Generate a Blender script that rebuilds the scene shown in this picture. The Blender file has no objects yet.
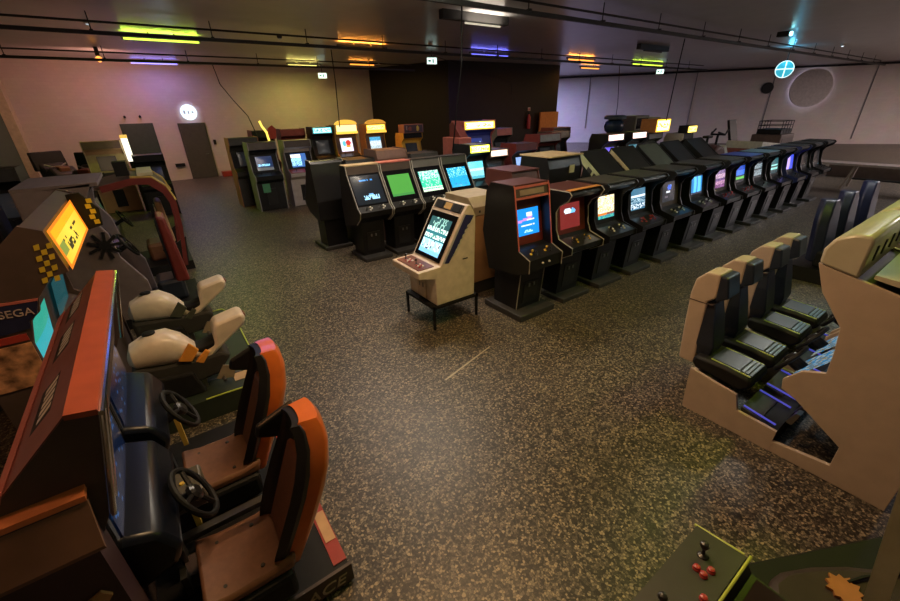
import bpy, bmesh, math, random
from mathutils import Vector, Matrix
random.seed(7)
S = bpy.context.scene
COL = S.collection
S.view_settings.view_transform = 'Standard'; S.view_settings.look = 'None'
S.view_settings.gamma = 1; S.view_settings.use_curve_mapping = False; S.view_settings.exposure = 0.0
S.cycles.use_denoising = True; S.cycles.max_bounces = 6
W = bpy.data.worlds.new('world'); S.world = W; W.use_nodes = True
W.node_tree.nodes['Background'].inputs['Color'].default_value = (.02, .02, .022, 1)
PI = math.pi
def R(d): return math.radians(d)

# ------------------------------------------------------------------ materials
def _nodes(name):
    m = bpy.data.materials.new(name); m.use_nodes = True
    nt = m.node_tree; return m, nt, nt.nodes['Principled BSDF']
def mat(name, c, rough=.5, metal=0., var=.12, scale=9., bump=0., coat=0., spec=.5):
    m, nt, b = _nodes(name)
    b.inputs['Roughness'].default_value = rough; b.inputs['Metallic'].default_value = metal
    b.inputs['Coat Weight'].default_value = coat; b.inputs['Specular IOR Level'].default_value = spec
    tc = nt.nodes.new('ShaderNodeTexCoord'); n = nt.nodes.new('ShaderNodeTexNoise')
    n.inputs['Scale'].default_value = scale; n.inputs['Detail'].default_value = 5
    nt.links.new(tc.outputs['Object'], n.inputs['Vector'])
    r = nt.nodes.new('ShaderNodeValToRGB')
    r.color_ramp.elements[0].position = .3; r.color_ramp.elements[1].position = .7
    r.color_ramp.elements[0].color = (*[x*(1-var) for x in c], 1)
    r.color_ramp.elements[1].color = (*[min(1, x*(1+var)) for x in c], 1)
    nt.links.new(n.outputs['Fac'], r.inputs['Fac']); nt.links.new(r.outputs['Color'], b.inputs['Base Color'])
    if bump:
        bp = nt.nodes.new('ShaderNodeBump'); bp.inputs['Strength'].default_value = bump
        nt.links.new(n.outputs['Fac'], bp.inputs['Height']); nt.links.new(bp.outputs['Normal'], b.inputs['Normal'])
    return m
def glow(name, c, s):
    m, nt, b = _nodes(name)
    b.inputs['Base Color'].default_value = (*[x*.5 for x in c], 1)
    b.inputs['Emission Color'].default_value = (*c, 1); b.inputs['Emission Strength'].default_value = s
    return m
def picture(name, s, rough=.2):          # colours stored per pixel of the display or printed artwork
    m, nt, b = _nodes(name)
    a = nt.nodes.new('ShaderNodeAttribute'); a.attribute_name = 'pic'
    b.inputs['Roughness'].default_value = rough
    if s > 0:
        b.inputs['Base Color'].default_value = (.01, .01, .012, 1)
        nt.links.new(a.outputs['Color'], b.inputs['Emission Color']); b.inputs['Emission Strength'].default_value = s
    else:
        nt.links.new(a.outputs['Color'], b.inputs['Base Color'])
    return m
def floor_mat():
    m, nt, b = _nodes('pebble_floor')
    tc = nt.nodes.new('ShaderNodeTexCoord')
    v = nt.nodes.new('ShaderNodeTexVoronoi'); v.inputs['Scale'].default_value = 64
    nt.links.new(tc.outputs['Object'], v.inputs['Vector'])
    sx = nt.nodes.new('ShaderNodeSeparateColor'); nt.links.new(v.outputs['Color'], sx.inputs['Color'])
    r = nt.nodes.new('ShaderNodeValToRGB'); e = r.color_ramp.elements
    e[0].position = 0; e[0].color = (.018, .014, .011, 1); e[1].position = 1; e[1].color = (.46, .36, .23, 1)
    for p, c in ((.3, (.045, .036, .028, 1)), (.55, (.12, .098, .072, 1)), (.8, (.25, .205, .145, 1))):
        q = e.new(p); q.color = c
    nt.links.new(sx.outputs['Red'], r.inputs['Fac'])
    ed = nt.nodes.new('ShaderNodeTexVoronoi'); ed.feature = 'DISTANCE_TO_EDGE'; ed.inputs['Scale'].default_value = 64
    nt.links.new(tc.outputs['Object'], ed.inputs['Vector'])
    er = nt.nodes.new('ShaderNodeValToRGB'); er.color_ramp.elements[0].position = .03; er.color_ramp.elements[1].position = .14
    er.color_ramp.elements[0].color = (.35, .35, .35, 1)
    nt.links.new(ed.outputs['Distance'], er.inputs['Fac'])
    big = nt.nodes.new('ShaderNodeTexNoise'); big.inputs['Scale'].default_value = .7; big.inputs['Detail'].default_value = 4
    nt.links.new(tc.outputs['Object'], big.inputs['Vector'])
    br = nt.nodes.new('ShaderNodeValToRGB'); br.color_ramp.elements[0].position = .3; br.color_ramp.elements[1].position = .7
    br.color_ramp.elements[0].color = (.75, .75, .75, 1)
    nt.links.new(big.outputs['Fac'], br.inputs['Fac'])
    def mul(a, c):
        x = nt.nodes.new('ShaderNodeMix'); x.data_type = 'RGBA'; x.blend_type = 'MULTIPLY'; x.inputs['Factor'].default_value = 1
        nt.links.new(a, x.inputs['A']); nt.links.new(c, x.inputs['B']); return x.outputs['Result']
    nt.links.new(mul(mul(r.outputs['Color'], er.outputs['Color']), br.outputs['Color']), b.inputs['Base Color'])
    b.inputs['Roughness'].default_value = .43
    return m
def wall_mat(name, c):
    m, nt, b = _nodes(name)
    tc = nt.nodes.new('ShaderNodeTexCoord'); mp = nt.nodes.new('ShaderNodeMapping')
    mp.inputs['Rotation'].default_value = (R(90), 0, 0)
    nt.links.new(tc.outputs['Object'], mp.inputs['Vector'])
    n = nt.nodes.new('ShaderNodeTexNoise'); n.inputs['Scale'].default_value = 1.4; n.inputs['Detail'].default_value = 6
    nt.links.new(tc.outputs['Object'], n.inputs['Vector'])
    k = nt.nodes.new('ShaderNodeTexBrick'); k.inputs['Scale'].default_value = 2.2
    k.inputs['Color1'].default_value = (*c, 1); k.inputs['Color2'].default_value = (*[x*.95 for x in c], 1)
    k.inputs['Mortar'].default_value = (*[x*.88 for x in c], 1); k.inputs['Mortar Size'].default_value = .008
    nt.links.new(mp.outputs['Vector'], k.inputs['Vector'])
    x = nt.nodes.new('ShaderNodeMix'); x.data_type = 'RGBA'; x.blend_type = 'MULTIPLY'; x.inputs['Factor'].default_value = .25
    nt.links.new(k.outputs['Color'], x.inputs['A']); nt.links.new(n.outputs['Color'], x.inputs['B'])
    nt.links.new(x.outputs['Result'], b.inputs['Base Color']); b.inputs['Roughness'].default_value = .75
    return m

BLACK = mat('black_laminate', (.009, .009, .010), .38, spec=.35)
BLACK2 = mat('satin_black', (.016, .016, .017), .3, spec=.4)
MATTE = mat('matte_black', (.007, .007, .008), .6, spec=.3)
GLASS = mat('dark_glass', (.006, .006, .008), .12, var=.02, spec=.35)
GREY = mat('grey_laminate', (.13, .125, .12), .5)
DGREY = mat('dark_grey_laminate', (.035, .034, .033), .5, spec=.4)
LGREY = mat('light_grey_laminate', (.34, .33, .33), .5)
GREENGREY = mat('green_grey_board', (.06, .068, .05), .5)
CREAM = mat('cream_panel', (.62, .52, .40), .45)
WHITE = mat('white_plastic', (.64, .56, .48), .28)
TAN = mat('tan_wood', (.40, .22, .10), .55, scale=5)
WOODTOP = mat('pale_wood', (.50, .38, .22), .55, scale=5)
BROWN = mat('brown_laminate', (.12, .065, .05), .5)
DBROWN = mat('dark_brown_laminate', (.07, .048, .042), .5)
LEATHER = mat('brown_leather', (.17, .075, .04), .5, scale=30, bump=.1)
RED = mat('red_laminate', (.34, .04, .03), .4)
REDDK = mat('dark_red_laminate', (.15, .022, .02), .45)
REDBLK = mat('red_black_laminate', (.075, .018, .016), .5)
PINKRED = mat('faded_red_laminate', (.45, .13, .11), .5)
REDTRIM = mat('red_trim', (.5, .13, .11), .35)
ORANGE = mat('orange_shell', (.62, .15, .025), .3, coat=.4)
ORANGEP = mat('orange_paint', (.72, .30, .05), .3, coat=.4)
BOARD = mat('orange_board', (.50, .20, .04), .6)
YELLOW = mat('yellow_panel', (.75, .45, .05), .45)
PALEYEL = mat('yellow_plastic', (.7, .62, .12), .4)
BLUE = mat('blue_panel', (.03, .05, .3), .4)
NAVY = mat('navy_panel', (.015, .018, .06), .4)
PURPLE = mat('purple_black_panel', (.035, .016, .022), .5)
GREEN = mat('green_paint', (.05, .085, .055), .6)
DOORGRN = mat('dark_green_door', (.03, .05, .045), .5)
DOORGRY = mat('dark_door', (.06, .055, .045), .45)
CHROME = mat('chrome', (.7, .7, .66), .18, 1.)
STEEL = mat('steel', (.3, .3, .29), .35, 1.)
TRIMGRY = mat('grey_edge_trim', (.33, .31, .28), .35)
TRIMGRN = mat('lime_edge_trim', (.45, .55, .08), .35)
BTNRED = mat('red_button', (.38, .04, .035), .3)
BTNYEL = mat('yellow_button', (.75, .5, .08), .25)
BTNWHT = mat('white_button', (.75, .72, .66), .25)
BTNBLK = mat('black_button', (.02, .02, .02), .3)
PAPER = mat('paper', (.62, .58, .48), .7)
INK = mat('ink', (.03, .03, .03), .6)
SEATBLU = mat('blue_black_vinyl', (.018, .024, .042), .32)
DARKBRN = mat('dark_brown_pad', (.04, .028, .026), .6, spec=.3)
LEAF = mat('orange_leaf_card', (.42, .17, .05), .6)
MATGRN = mat('dark_green_mat', (.022, .032, .022), .5)
LIMELIT = mat('lime_lit_plank', (.5, .53, .36), .5)  # pale green base colour carries the lime light on the board
WALLPINK = wall_mat('painted_wall', (.62, .54, .50))
WALLDARK = mat('dark_wall', (.016, .011, .009), .6, spec=.3)
CEIL = mat('ceiling_paint', (.55, .54, .53), .3, var=.06, scale=2)
SCREEN = picture('lit_screen', 1.5)
SCREENDIM = picture('dim_screen', .55)
LIGHTBOX = picture('lit_sign', 2.6, .4)
ART = picture('printed_art', 0, .45)

# ------------------------------------------------------------------ mesh builder
class MB:
    def __init__(s): s.v = []; s.f = []; s.m = []; s.c = None; s.smooth = False
    def add(s, vs, fs, mi=0):
        o = len(s.v); s.v += [tuple(x) for x in vs]
        s.f += [tuple(i+o for i in f) for f in fs]; s.m += [mi]*len(fs); return s
    def box(s, x0, x1, y0, y1, z0, z1, mi=0):
        return s.add([(x0,y0,z0),(x1,y0,z0),(x1,y1,z0),(x0,y1,z0),(x0,y0,z1),(x1,y0,z1),(x1,y1,z1),(x0,y1,z1)],
                     [(0,3,2,1),(4,5,6,7),(0,1,5,4),(1,2,6,5),(2,3,7,6),(3,0,4,7)], mi)
    def prism(s, prof, a, b, axis='x', mi=0):        # prof: (y,z) for axis x, (x,z) for axis y, (x,y) for axis z
        n = len(prof)
        P = {'x': lambda t, p: (t, p[0], p[1]), 'y': lambda t, p: (p[0], t, p[1]), 'z': lambda t, p: (p[0], p[1], t)}[axis]
        vs = [P(a, p) for p in prof] + [P(b, p) for p in prof]
        fs = [tuple(range(n)), tuple(range(2*n-1, n-1, -1))] + [(i, n+i, n+(i+1) % n, (i+1) % n) for i in range(n)]
        return s.add(vs, fs, mi)
    def tube(s, pts, r, n=8, mi=0):
        pts = [Vector(p) for p in pts]; vs = []; fs = []
        up = Vector((0, 0, 1))
        for i, p in enumerate(pts):
            d = (pts[min(i+1, len(pts)-1)] - pts[max(i-1, 0)]).normalized()
            a = d.cross(up if abs(d.z) < .95 else Vector((1, 0, 0))).normalized(); b = d.cross(a)
            rr = r[i] if isinstance(r, (list, tuple)) else r
            vs += [p + a*math.cos(2*PI*k/n)*rr + b*math.sin(2*PI*k/n)*rr for k in range(n)]
        for i in range(len(pts)-1):
            fs += [(i*n+k, i*n+(k+1) % n, (i+1)*n+(k+1) % n, (i+1)*n+k) for k in range(n)]
        fs += [tuple(range(n-1, -1, -1)), tuple(range((len(pts)-1)*n, len(pts)*n))]
        return s.add(vs, fs, mi)
    def plate(s, p0, p1, w, t, off=0., xc=0., inset0=0., inset1=0., mi=0):   # slab lying on the slope p0->p1 (y,z)
        p0 = Vector((0, *p0)); p1 = Vector((0, *p1)); v = (p1-p0); l = v.length; v.normalize()
        n = Vector((0, -v.z, v.y)); a = p0 + v*inset0 + n*off; b = p1 - v*inset1 + n*off
        X = Vector((1, 0, 0)); x0 = X*(xc-w/2); x1 = X*(xc+w/2)
        q = [a+x0, a+x1, b+x1, b+x0]; q2 = [p+n*t for p in q]
        return s.add(q+q2, [(3,2,1,0),(4,5,6,7),(0,1,5,4),(1,2,6,5),(2,3,7,6),(3,0,4,7)], mi)
    def lathe(s, prof, n=16, M=None, mi=0):           # prof (r,z)
        vs = []; fs = []
        for r, z in prof: vs += [(r*math.cos(2*PI*k/n), r*math.sin(2*PI*k/n), z) for k in range(n)]
        if M: vs = [M @ Vector(v) for v in vs]
        m = len(prof)
        for i in range(m-1): fs += [(i*n+k, i*n+(k+1) % n, (i+1)*n+(k+1) % n, (i+1)*n+k) for k in range(n)]
        fs += [tuple(range(n-1, -1, -1)), tuple(range((m-1)*n, m*n))]
        return s.add(vs, fs, mi)
    def loft(s, rings, mi=0, closed=True):
        n = len(rings[0]); vs = [p for r in rings for p in r]; fs = []
        for i in range(len(rings)-1):
            for k in range(n if closed else n-1):
                fs.append((i*n+k, i*n+(k+1) % n, (i+1)*n+(k+1) % n, (i+1)*n+k))
        if closed: fs += [tuple(range(n-1, -1, -1)), tuple(range((len(rings)-1)*n, len(rings)*n))]
        return s.add(vs, fs, mi)
    def build(s, name, mats, parent=None, off=(0, 0, 0), bevel=0., smooth=False, rot=None):
        if not isinstance(mats, (list, tuple)): mats = [mats]
        me = bpy.data.meshes.new(name); o3 = Vector(off)
        me.from_pydata([Vector(v)-o3 for v in s.v], [], s.f)
        bm = bmesh.new(); bm.from_mesh(me); bmesh.ops.recalc_face_normals(bm, faces=bm.faces); bm.to_mesh(me); bm.free()
        for m in mats: me.materials.append(m)
        me.polygons.foreach_set('material_index', s.m)
        if smooth:
            me.polygons.foreach_set('use_smooth', [True]*len(me.polygons))
            if hasattr(me, 'set_sharp_from_angle'): me.set_sharp_from_angle(angle=R(38))
        o = bpy.data.objects.new(name, me); COL.objects.link(o)
        if parent: o.parent = parent
        if bevel:
            b = o.modifiers.new('soft', 'BEVEL'); b.width = bevel; b.segments = 2; b.limit_method = 'ANGLE'
        return o

def thing(name, label, cat, loc=(0, 0, 0), rz=0., group=None):
    o = bpy.data.objects.new(name, None); COL.objects.link(o); o.empty_display_size = .1
    o.location = loc; o.rotation_euler = (0, 0, R(rz)); o['label'] = label; o['category'] = cat
    if group: o['group'] = group
    return o
def tag(o, label, cat, group=None):
    o['label'] = label; o['category'] = cat
    if group: o['group'] = group
    return o
def struct(o): o['kind'] = 'structure'; return o

def pic(name, p0, p1, w, fn, m, parent, off=.004, xc=0., nx=26, ny=20, bulge=0., lo=0., hi=1.):
    """display or artwork on the slope p0->p1 (y,z); fn(u,v)->rgb; lo..hi is the used span of the slope"""
    p0 = Vector((0, *p0)); p1 = Vector((0, *p1)); v = p1-p0; vn = v.normalized(); n = Vector((0, -vn.z, vn.y))
    a = p0 + v*lo; b = p0 + v*hi; vs = []; fs = []; cols = []
    for j in range(ny+1):
        for i in range(nx+1):
            u = i/nx; t = j/ny
            p = a.lerp(b, t) + Vector((xc + (u-.5)*w, 0, 0)) + n*(off + bulge*(1-(2*u-1)**2)*(1-(2*t-1)**2)); vs.append(p)
    for j in range(ny):
        for i in range(nx):
            k = j*(nx+1)+i; fs.append((k, k+1, k+nx+2, k+nx+1)); cols.append(fn((i+.5)/nx, (j+.5)/ny))
    me = bpy.data.meshes.new(name); me.from_pydata(vs, [], fs); me.materials.append(m)
    ca = me.color_attributes.new('pic', 'FLOAT_COLOR', 'CORNER')
    for poly, c in zip(me.polygons, cols):
        for li in poly.loop_indices: ca.data[li].color = (*c, 1)
    o = bpy.data.objects.new(name, me); COL.objects.link(o); o.parent = parent
    return o

def lettering(txt, size, M, m, parent, name='lettering', shear=0., ext=.002, width=1.):
    cu = bpy.data.curves.new('t', 'FONT'); cu.body = txt; cu.size = size; cu.extrude = ext; cu.shear = shear
    cu.align_x = 'CENTER'; cu.align_y = 'CENTER'
    t = bpy.data.objects.new('t', cu); COL.objects.link(t)
    dg = bpy.context.evaluated_depsgraph_get(); me = bpy.data.meshes.new_from_object(t.evaluated_get(dg))
    bpy.data.objects.remove(t); bpy.data.curves.remove(cu)
    me.transform(M @ Matrix.Diagonal((width, 1, 1, 1))); me.materials.clear(); me.materials.append(m); me.name = name
    o = bpy.data.objects.new(name, me); COL.objects.link(o); o.parent = parent
    return o

# ------------------------------------------------------------------ screen pictures
def rnd(seed):
    r = random.Random(seed); g = {}
    def f(u, v, nx=26, ny=20):
        k = (int(u*nx), int(v*ny))
        if k not in g: g[k] = r.random()
        return g[k]
    return f
def g_flat(c, edge=.75):
    return lambda u, v: tuple(x*(1-edge*.4*((2*u-1)**4+(2*v-1)**4)) for x in c)
def g_text(bg, fg, lines, seed=1, dens=.6, u0=.1, u1=.9):
    n = rnd(seed)
    def f(u, v):
        for a, b, c in lines:
            if a <= v < b and u0 < u < u1 and n(u, v) < dens: return c or fg
        return bg
    return f
def g_bands(bands, seed=3, jit=.35):
    n = rnd(seed)
    def f(u, v):
        for top, c in bands:
            if v <= top:
                k = 1-jit*n(u, v); return tuple(x*k for x in c)
        return bands[-1][1]
    return f
def g_blob(bg, items):
    def f(u, v):
        for x, y, rx, ry, c in items:
            if ((u-x)/rx)**2+((v-y)/ry)**2 < 1: return c
        return bg
    return f
OFF = g_flat((.02, .02, .022))

# ------------------------------------------------------------------ shared small controls
def mesh_of(mb, name, m, smooth=True):
    o = mb.build(name, m, None, smooth=smooth); me = o.data; bpy.data.objects.remove(o); return me
def _btn(r=.0125): return MB().lathe([(r*1.25, 0), (r*1.25, .005), (r, .008), (r, .015), (r*.6, .018)], 12)
BTN = {k: mesh_of(_btn(), 'button', m) for k, m in dict(r=BTNRED, y=BTNYEL, w=BTNWHT, k=BTNBLK).items()}
def _stick(): 
    b = MB().lathe([(.022, 0), (.02, .005), (.007, .01), (.006, .04), (.014, .046), (.018, .058), (.014, .07), (.005, .075)], 12); return b
STICK = {k: mesh_of(_stick(), 'joystick', m) for k, m in dict(r=BTNRED, y=BTNYEL, w=BTNWHT, k=BTNBLK).items()}
def inst(name, me, parent, loc, tilt=0.):
    o = bpy.data.objects.new(name, me); COL.objects.link(o); o.parent = parent; o.location = loc; o.rotation_euler = (tilt, 0, 0); return o

# ------------------------------------------------------------------ upright cabinets
T_CURVY = dict(side=[(.33,.60),(.37,1.0),(.35,1.56),(.30,1.64),(-.31,1.64),(-.345,1.60),(-.30,1.52),(-.17,1.44),(-.12,1.34),(-.15,1.10),(-.21,.97),(-.45,.895),(-.45,.81),(-.24,.69)],
    body=[(.31,.62),(.35,1.0),(.33,1.55),(.29,1.62),(-.29,1.62),(-.32,1.59),(-.27,1.54),(-.04,1.47),(-.12,.99),(-.19,.945),(-.43,.885),(-.43,.82),(-.22,.69)],
    bez=((-.12,.99),(-.04,1.47)), scr=(.15,.86,.40), cp=((-.43,.885),(-.19,.945)), marq=None, ped=(.46,-.16,.30,.74), base=(.60,-.36,.36,.07), front=None)
T_TRIM = dict(side=[(.28,.60),(.42,1.13),(.36,1.68),(.28,1.80),(-.12,1.80),(-.14,1.76),(-.27,.985),(-.46,.91),(-.46,.74),(-.27,.66)],
    body=[(.27,.62),(.40,1.13),(.34,1.67),(.27,1.785),(-.115,1.785),(-.145,1.62),(-.02,1.58),(-.12,1.0),(-.25,.975),(-.45,.90),(-.45,.75),(-.26,.67)],
    bez=((-.12,1.0),(-.02,1.58)), scr=(.16,.86,.46), cp=((-.45,.90),(-.25,.975)), marq=((-.145,1.62),(-.115,1.785)), ped=(.46,-.20,.24,.70), base=(.66,-.40,.34,.09), front=((-.45,.75),(-.45,.90)))
T_SLOPE = dict(side=[(.30,.60),(.34,1.0),(.24,1.70),(.20,1.75),(-.02,1.75),(-.05,1.60),(-.37,1.05),(-.47,.97),(-.43,.86),(-.25,.72)],
    body=[(.28,.62),(.32,1.0),(.22,1.69),(.18,1.735),(-.015,1.735),(-.035,1.60),(-.345,1.055),(-.45,.965),(-.41,.87),(-.24,.74)],
    bez=((-.345,1.055),(-.035,1.60)), scr=(.16,.86,.43), cp=((-.45,.965),(-.345,1.055)), marq=((-.035,1.60),(-.015,1.735)), ped=(.44,-.18,.22,.74), base=(.58,-.40,.30,.07), front=None)
T_TALL = dict(side=[(.40,0),(.40,1.70),(.34,1.86),(-.22,1.86),(-.24,1.66),(-.14,1.58),(-.06,1.50),(-.17,1.06),(-.40,.98),(-.40,.86),(-.28,.78),(-.28,0)],
    body=[(.39,.02),(.39,1.69),(.33,1.845),(-.20,1.845),(-.22,1.665),(-.05,1.60),(-.02,1.52),(-.14,1.05),(-.38,.97),(-.38,.87),(-.26,.78),(-.26,.02)],
    bez=((-.14,1.05),(-.02,1.52)), scr=(.12,.9,.44), cp=((-.38,.97),(-.14,1.05)), marq=((-.22,1.665),(-.20,1.845)), ped=None, base=None, front=((-.26,.1),(-.26,.78)))
T_BACK = dict(side=[(.40,.55),(.46,.80),(.47,1.27),(.43,1.33),(-.20,1.79),(-.25,1.64),(-.10,1.52),(-.20,1.03),(-.42,.96),(-.42,.86),(-.25,.74)],
    body=[(.39,.57),(.44,.80),(.45,1.26),(.42,1.31),(-.19,1.775),(-.23,1.65),(-.06,1.54),(-.17,1.03),(-.40,.95),(-.40,.87),(-.24,.75)],
    bez=((-.17,1.03),(-.06,1.54)), scr=(.14,.86,.42), cp=((-.40,.95),(-.17,1.03)), marq=((-.23,1.65),(-.20,1.785)), ped=(.46,-.18,.30,.74), base=(.60,-.36,.38,.07), front=None)

def cab(label, x, y, rz, T, W=.64, gfx=None, sm=None, side=BLACK, body=BLACK, bez=MATTE, trim=None, marq=None, marqfn=None, top=None,
        cpm=BLACK2, btn='r', stick='k', group=None, detail=2, zs=1., name='arcade_cabinet', coin=True, swide=None, scr=None, lit=None, lip=None):
    r = thing(name, label, 'arcade machine', (x, y, 0), rz, group); r.scale = (1, 1, zs)
    MB().prism(T['body'], -W/2+.018, W/2-.018).build('body', body, r)
    for sgn in (-1, 1):
        a, b = sorted((sgn*(W/2-.02), sgn*W/2))
        MB().prism(T['side'], a, b).build('side_panel', side, r)
    if trim:
        front = [p for p in T['side'][2:]]
        for sgn in (-1, 1):
            MB().tube([(sgn*(W/2-.01), p[0]-.004, p[1]) for p in front], .010, 6).build('edge_trim', trim, r)
    w = W-.044
    lo, hi, sw = scr or T['scr']; sw = swide or sw
    MB().plate(*T['bez'], w, .006, .001).build('screen_bezel', bez, r)
    pic('screen', *T['bez'], sw, gfx or OFF, sm or (SCREEN if gfx else SCREENDIM), r, off=.010, bulge=.012, lo=lo, hi=hi)
    cpo = MB().plate(*T['cp'], w, .012, .0).build('control_panel', cpm, r)
    if detail:
        p0, p1 = (Vector((0, *p)) for p in T['cp']); v = p1-p0; tl = math.atan2(v.z, v.y); n = Vector((0, -v.z, v.y)).normalized()
        def at(xx, t): q = p0+v*t+n*.012; return (xx, q.y, q.z)
        for sx in ((-.17, .09) if W > .5 else (-.1,)):
            inst('joystick', STICK[stick], cpo, at(sx, .5), tl)
            if detail > 1:
                for k in range(3): inst('button', BTN[btn], cpo, at(sx+.07+.04*(k % 2) + .02*(k//2), .35+.22*k), tl)
    if T['marq']:
        mq = MB().plate(*T['marq'], w, .008, .001).build('marquee', marq or DGREY, r)
        if marqfn: pic('marquee_art', *T['marq'], w-.04, marqfn, LIGHTBOX if lit is None else lit, mq, off=.012, lo=.08, hi=.92, nx=24, ny=8)
    if T['ped']:
        pw, y0, y1, zt = T['ped']
        MB().prism([(y1, .03), (y1, zt), (y0-.05, zt), (y0, .03)], -pw/2, pw/2).build('pedestal', body, r)
        fy = ((y0, .10), (y0-.045, zt-.05))
    else: fy = T['front']
    if coin:
        d = MB().plate(*fy, .26, .012, .0, 0, .06, .16).build('coin_door', BLACK2, r)
        if detail > 1:
            c0 = Vector((0, *fy[0])).lerp(Vector((0, *fy[1])), .62)
            for sx in (-.045, .045): MB().box(sx-.014, sx+.014, c0.y-.024, c0.y-.006, c0.z-.025, c0.z+.025).build('coin_slot', STEEL, d)
    if T['base']:
        bw, y0, y1, h = T['base']
        MB().box(-bw/2, bw/2, y0, y1, 0, h).build('base', DGREY if body is BLACK else body, r, bevel=.01)
    if top:
        MB().box(-W/2+.01, W/2-.01, T['side'][4][0]+.02, .26, T['side'][3][1]-.005, T['side'][3][1]+.012).build('top_board', top, r)
    if lip: MB().box(-W/2+.03, W/2-.03, T['side'][4][0]+.005, T['side'][4][0]+.08, T['side'][3][1]+.012, T['side'][3][1]+.02).build('painted_glow_strip', lip, r)  # lip: orange screen light on the hood edge, painted as a strip
    return r
def side_art(r, W, poly, m, sgn=-1, name='side_art'):
    a, b = sorted((sgn*(W/2+.001), sgn*(W/2+.005)))
    return MB().prism(poly, a, b).build(name, m, r)

# ================================================================== camera
cam = bpy.data.cameras.new('camera'); camo = bpy.data.objects.new('camera', cam); COL.objects.link(camo)
cam.sensor_width = 36; cam.lens = 16; cam.clip_end = 200; cam.clip_start = .05
rt = Vector((.8105, -.5853, -.0217)).normalized(); fw = Vector((.5199, .7355, -.4342)).normalized()
fw = (fw - rt*fw.dot(rt)).normalized(); up = rt.cross(fw)
camo.matrix_world = Matrix(((rt.x, up.x, -fw.x, 0), (rt.y, up.y, -fw.y, 0), (rt.z, up.z, -fw.z, 2.6), (0, 0, 0, 1)))
S.camera = camo

# ================================================================== the hall
H = 4.5
struct(MB().box(-5, 46, -6, 27, -.1, 0).build('floor', floor_mat()))
struct(MB().box(-5, 46, -6, 27, H, H+.1).build('ceiling', CEIL))
struct(MB().box(-3.6, 12, 21.6, 21.8, 0, H).build('wall_back', WALLPINK))
struct(MB().box(-3.8, -3.6, -5, 21.8, 0, H).build('wall_left', WALLPINK))
struct(MB().box(-3.6, -3.57, 8, 20.9, .05, 3.9).build('door_3', GREEN))
struct(MB().box(-3.6, -3.3, 20.95, 21.6, 0, H).build('trim_1', mat('cream_pilaster', (.55, .46, .33), .6)))
struct(MB().box(-3.8, 44, -5.2, -5, 0, H).build('wall_front', WALLPINK))
A = Vector((24.0, 25.2, 0)); B = Vector((43.5, -3.7, 0)); d = (B-A).normalized(); nw = Vector((d.y, -d.x, 0))
if nw.dot(-A) > 0: nw = -nw
struct(MB().prism([(A.x, A.y), (B.x, B.y), (B.x+nw.x*.2, B.y+nw.y*.2), (A.x+nw.x*.2, A.y+nw.y*.2)], 0, H, 'z').build('wall_right', WALLPINK))
struct(MB().prism([(10.45, 21.75), (11.96, 16.65), (19.1, 16.4), (19.4, 25.5), (10.45, 25.5)], 0, H, 'z').build('wall_core', WALLDARK))
struct(MB().box(19.3, 25, 25.2, 25.4, 0, H).build('wall_rear', WALLPINK))
def on_right(t, z, off=.03):
    p = A + d*t - nw*off; return Vector((p.x, p.y, z))
ang_r = math.degrees(math.atan2(d.y, d.x))
def wall_t(x): return (x-A.x)/d.x

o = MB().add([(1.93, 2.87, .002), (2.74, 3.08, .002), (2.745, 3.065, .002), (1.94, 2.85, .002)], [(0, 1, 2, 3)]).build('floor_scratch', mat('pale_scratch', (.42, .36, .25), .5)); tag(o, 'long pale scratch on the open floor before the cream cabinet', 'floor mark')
# doors on the back wall
def wdoor(n, x0, x1, h, m, leaves):
    r = struct(MB().box(x0-.05, x1+.05, 21.55, 21.6, 0, h+.05).build('door_%d' % n, m))
    k = (x1-x0)/leaves
    for i in range(leaves):
        MB().box(x0+k*i+.01, x0+k*(i+1)-.01, 21.52, 21.55, .01, h).build('door_leaf', m, r)
        MB().tube([(x0+k*(i+1)-.12, 21.5, 1.0), (x0+k*(i+1)-.12, 21.46, 1.0), (x0+k*(i+1)-.24, 21.46, 1.0)], .012).build('door_handle', STEEL, r)
wdoor(1, 1.5, 2.42, 2.2, DOORGRY, 1)
wdoor(2, -.45, .55, 2.25, DOORGRN, 2)
for x, lab in ((-.25, 'small dark hook on the wall above the green double door, over its first leaf'), (.25, 'small dark hook on the wall above the green double door, over its second leaf')):
    o = MB().box(x-.04, x+.04, 21.52, 21.6, 2.5, 2.58).box(x-.015, x+.015, 21.48, 21.52, 2.5, 2.6).build('wall_hook', MATTE); tag(o, lab, 'hook')

# projected round light patch with small figures above the dark door: a glowing disc with a spot lamp stands in for it
o = MB().lathe([(.30, 0), (.30, .02), (.0, .02)], 28, Matrix.Translation((1.98, 21.6, 2.66)) @ Matrix.Rotation(R(90), 4, 'X')).build('projected_patch', glow('projected_light_glow', (.75, .92, 1.), 1.15))
tag(o, 'glowing white disc standing in for light projected above the single dark door', 'sign')
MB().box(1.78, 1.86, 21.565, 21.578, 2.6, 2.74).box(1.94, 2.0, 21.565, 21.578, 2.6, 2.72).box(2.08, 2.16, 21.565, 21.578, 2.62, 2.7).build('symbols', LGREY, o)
L = bpy.data.lights.new('patch_lamp', 'SPOT'); L.energy = 170; L.color = (.6, .72, 1.); L.spot_size = R(27); L.spot_blend = 1.; L.shadow_soft_size = .05
lo = bpy.data.objects.new('patch_lamp', L); COL.objects.link(lo); lo.location = (1.98, 19.6, 3.4); lo.rotation_euler = (Vector((1.98, 21.58, 2.66))-Vector((1.98, 19.6, 3.4))).to_track_quat('-Z', 'Y').to_euler()
o = MB().box(2.62, 2.72, 21.55, 21.6, 1.35, 1.55).build('wall_switch', MATTE); tag(o, 'small black switch box on the wall beside the single dark door', 'switch')
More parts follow.
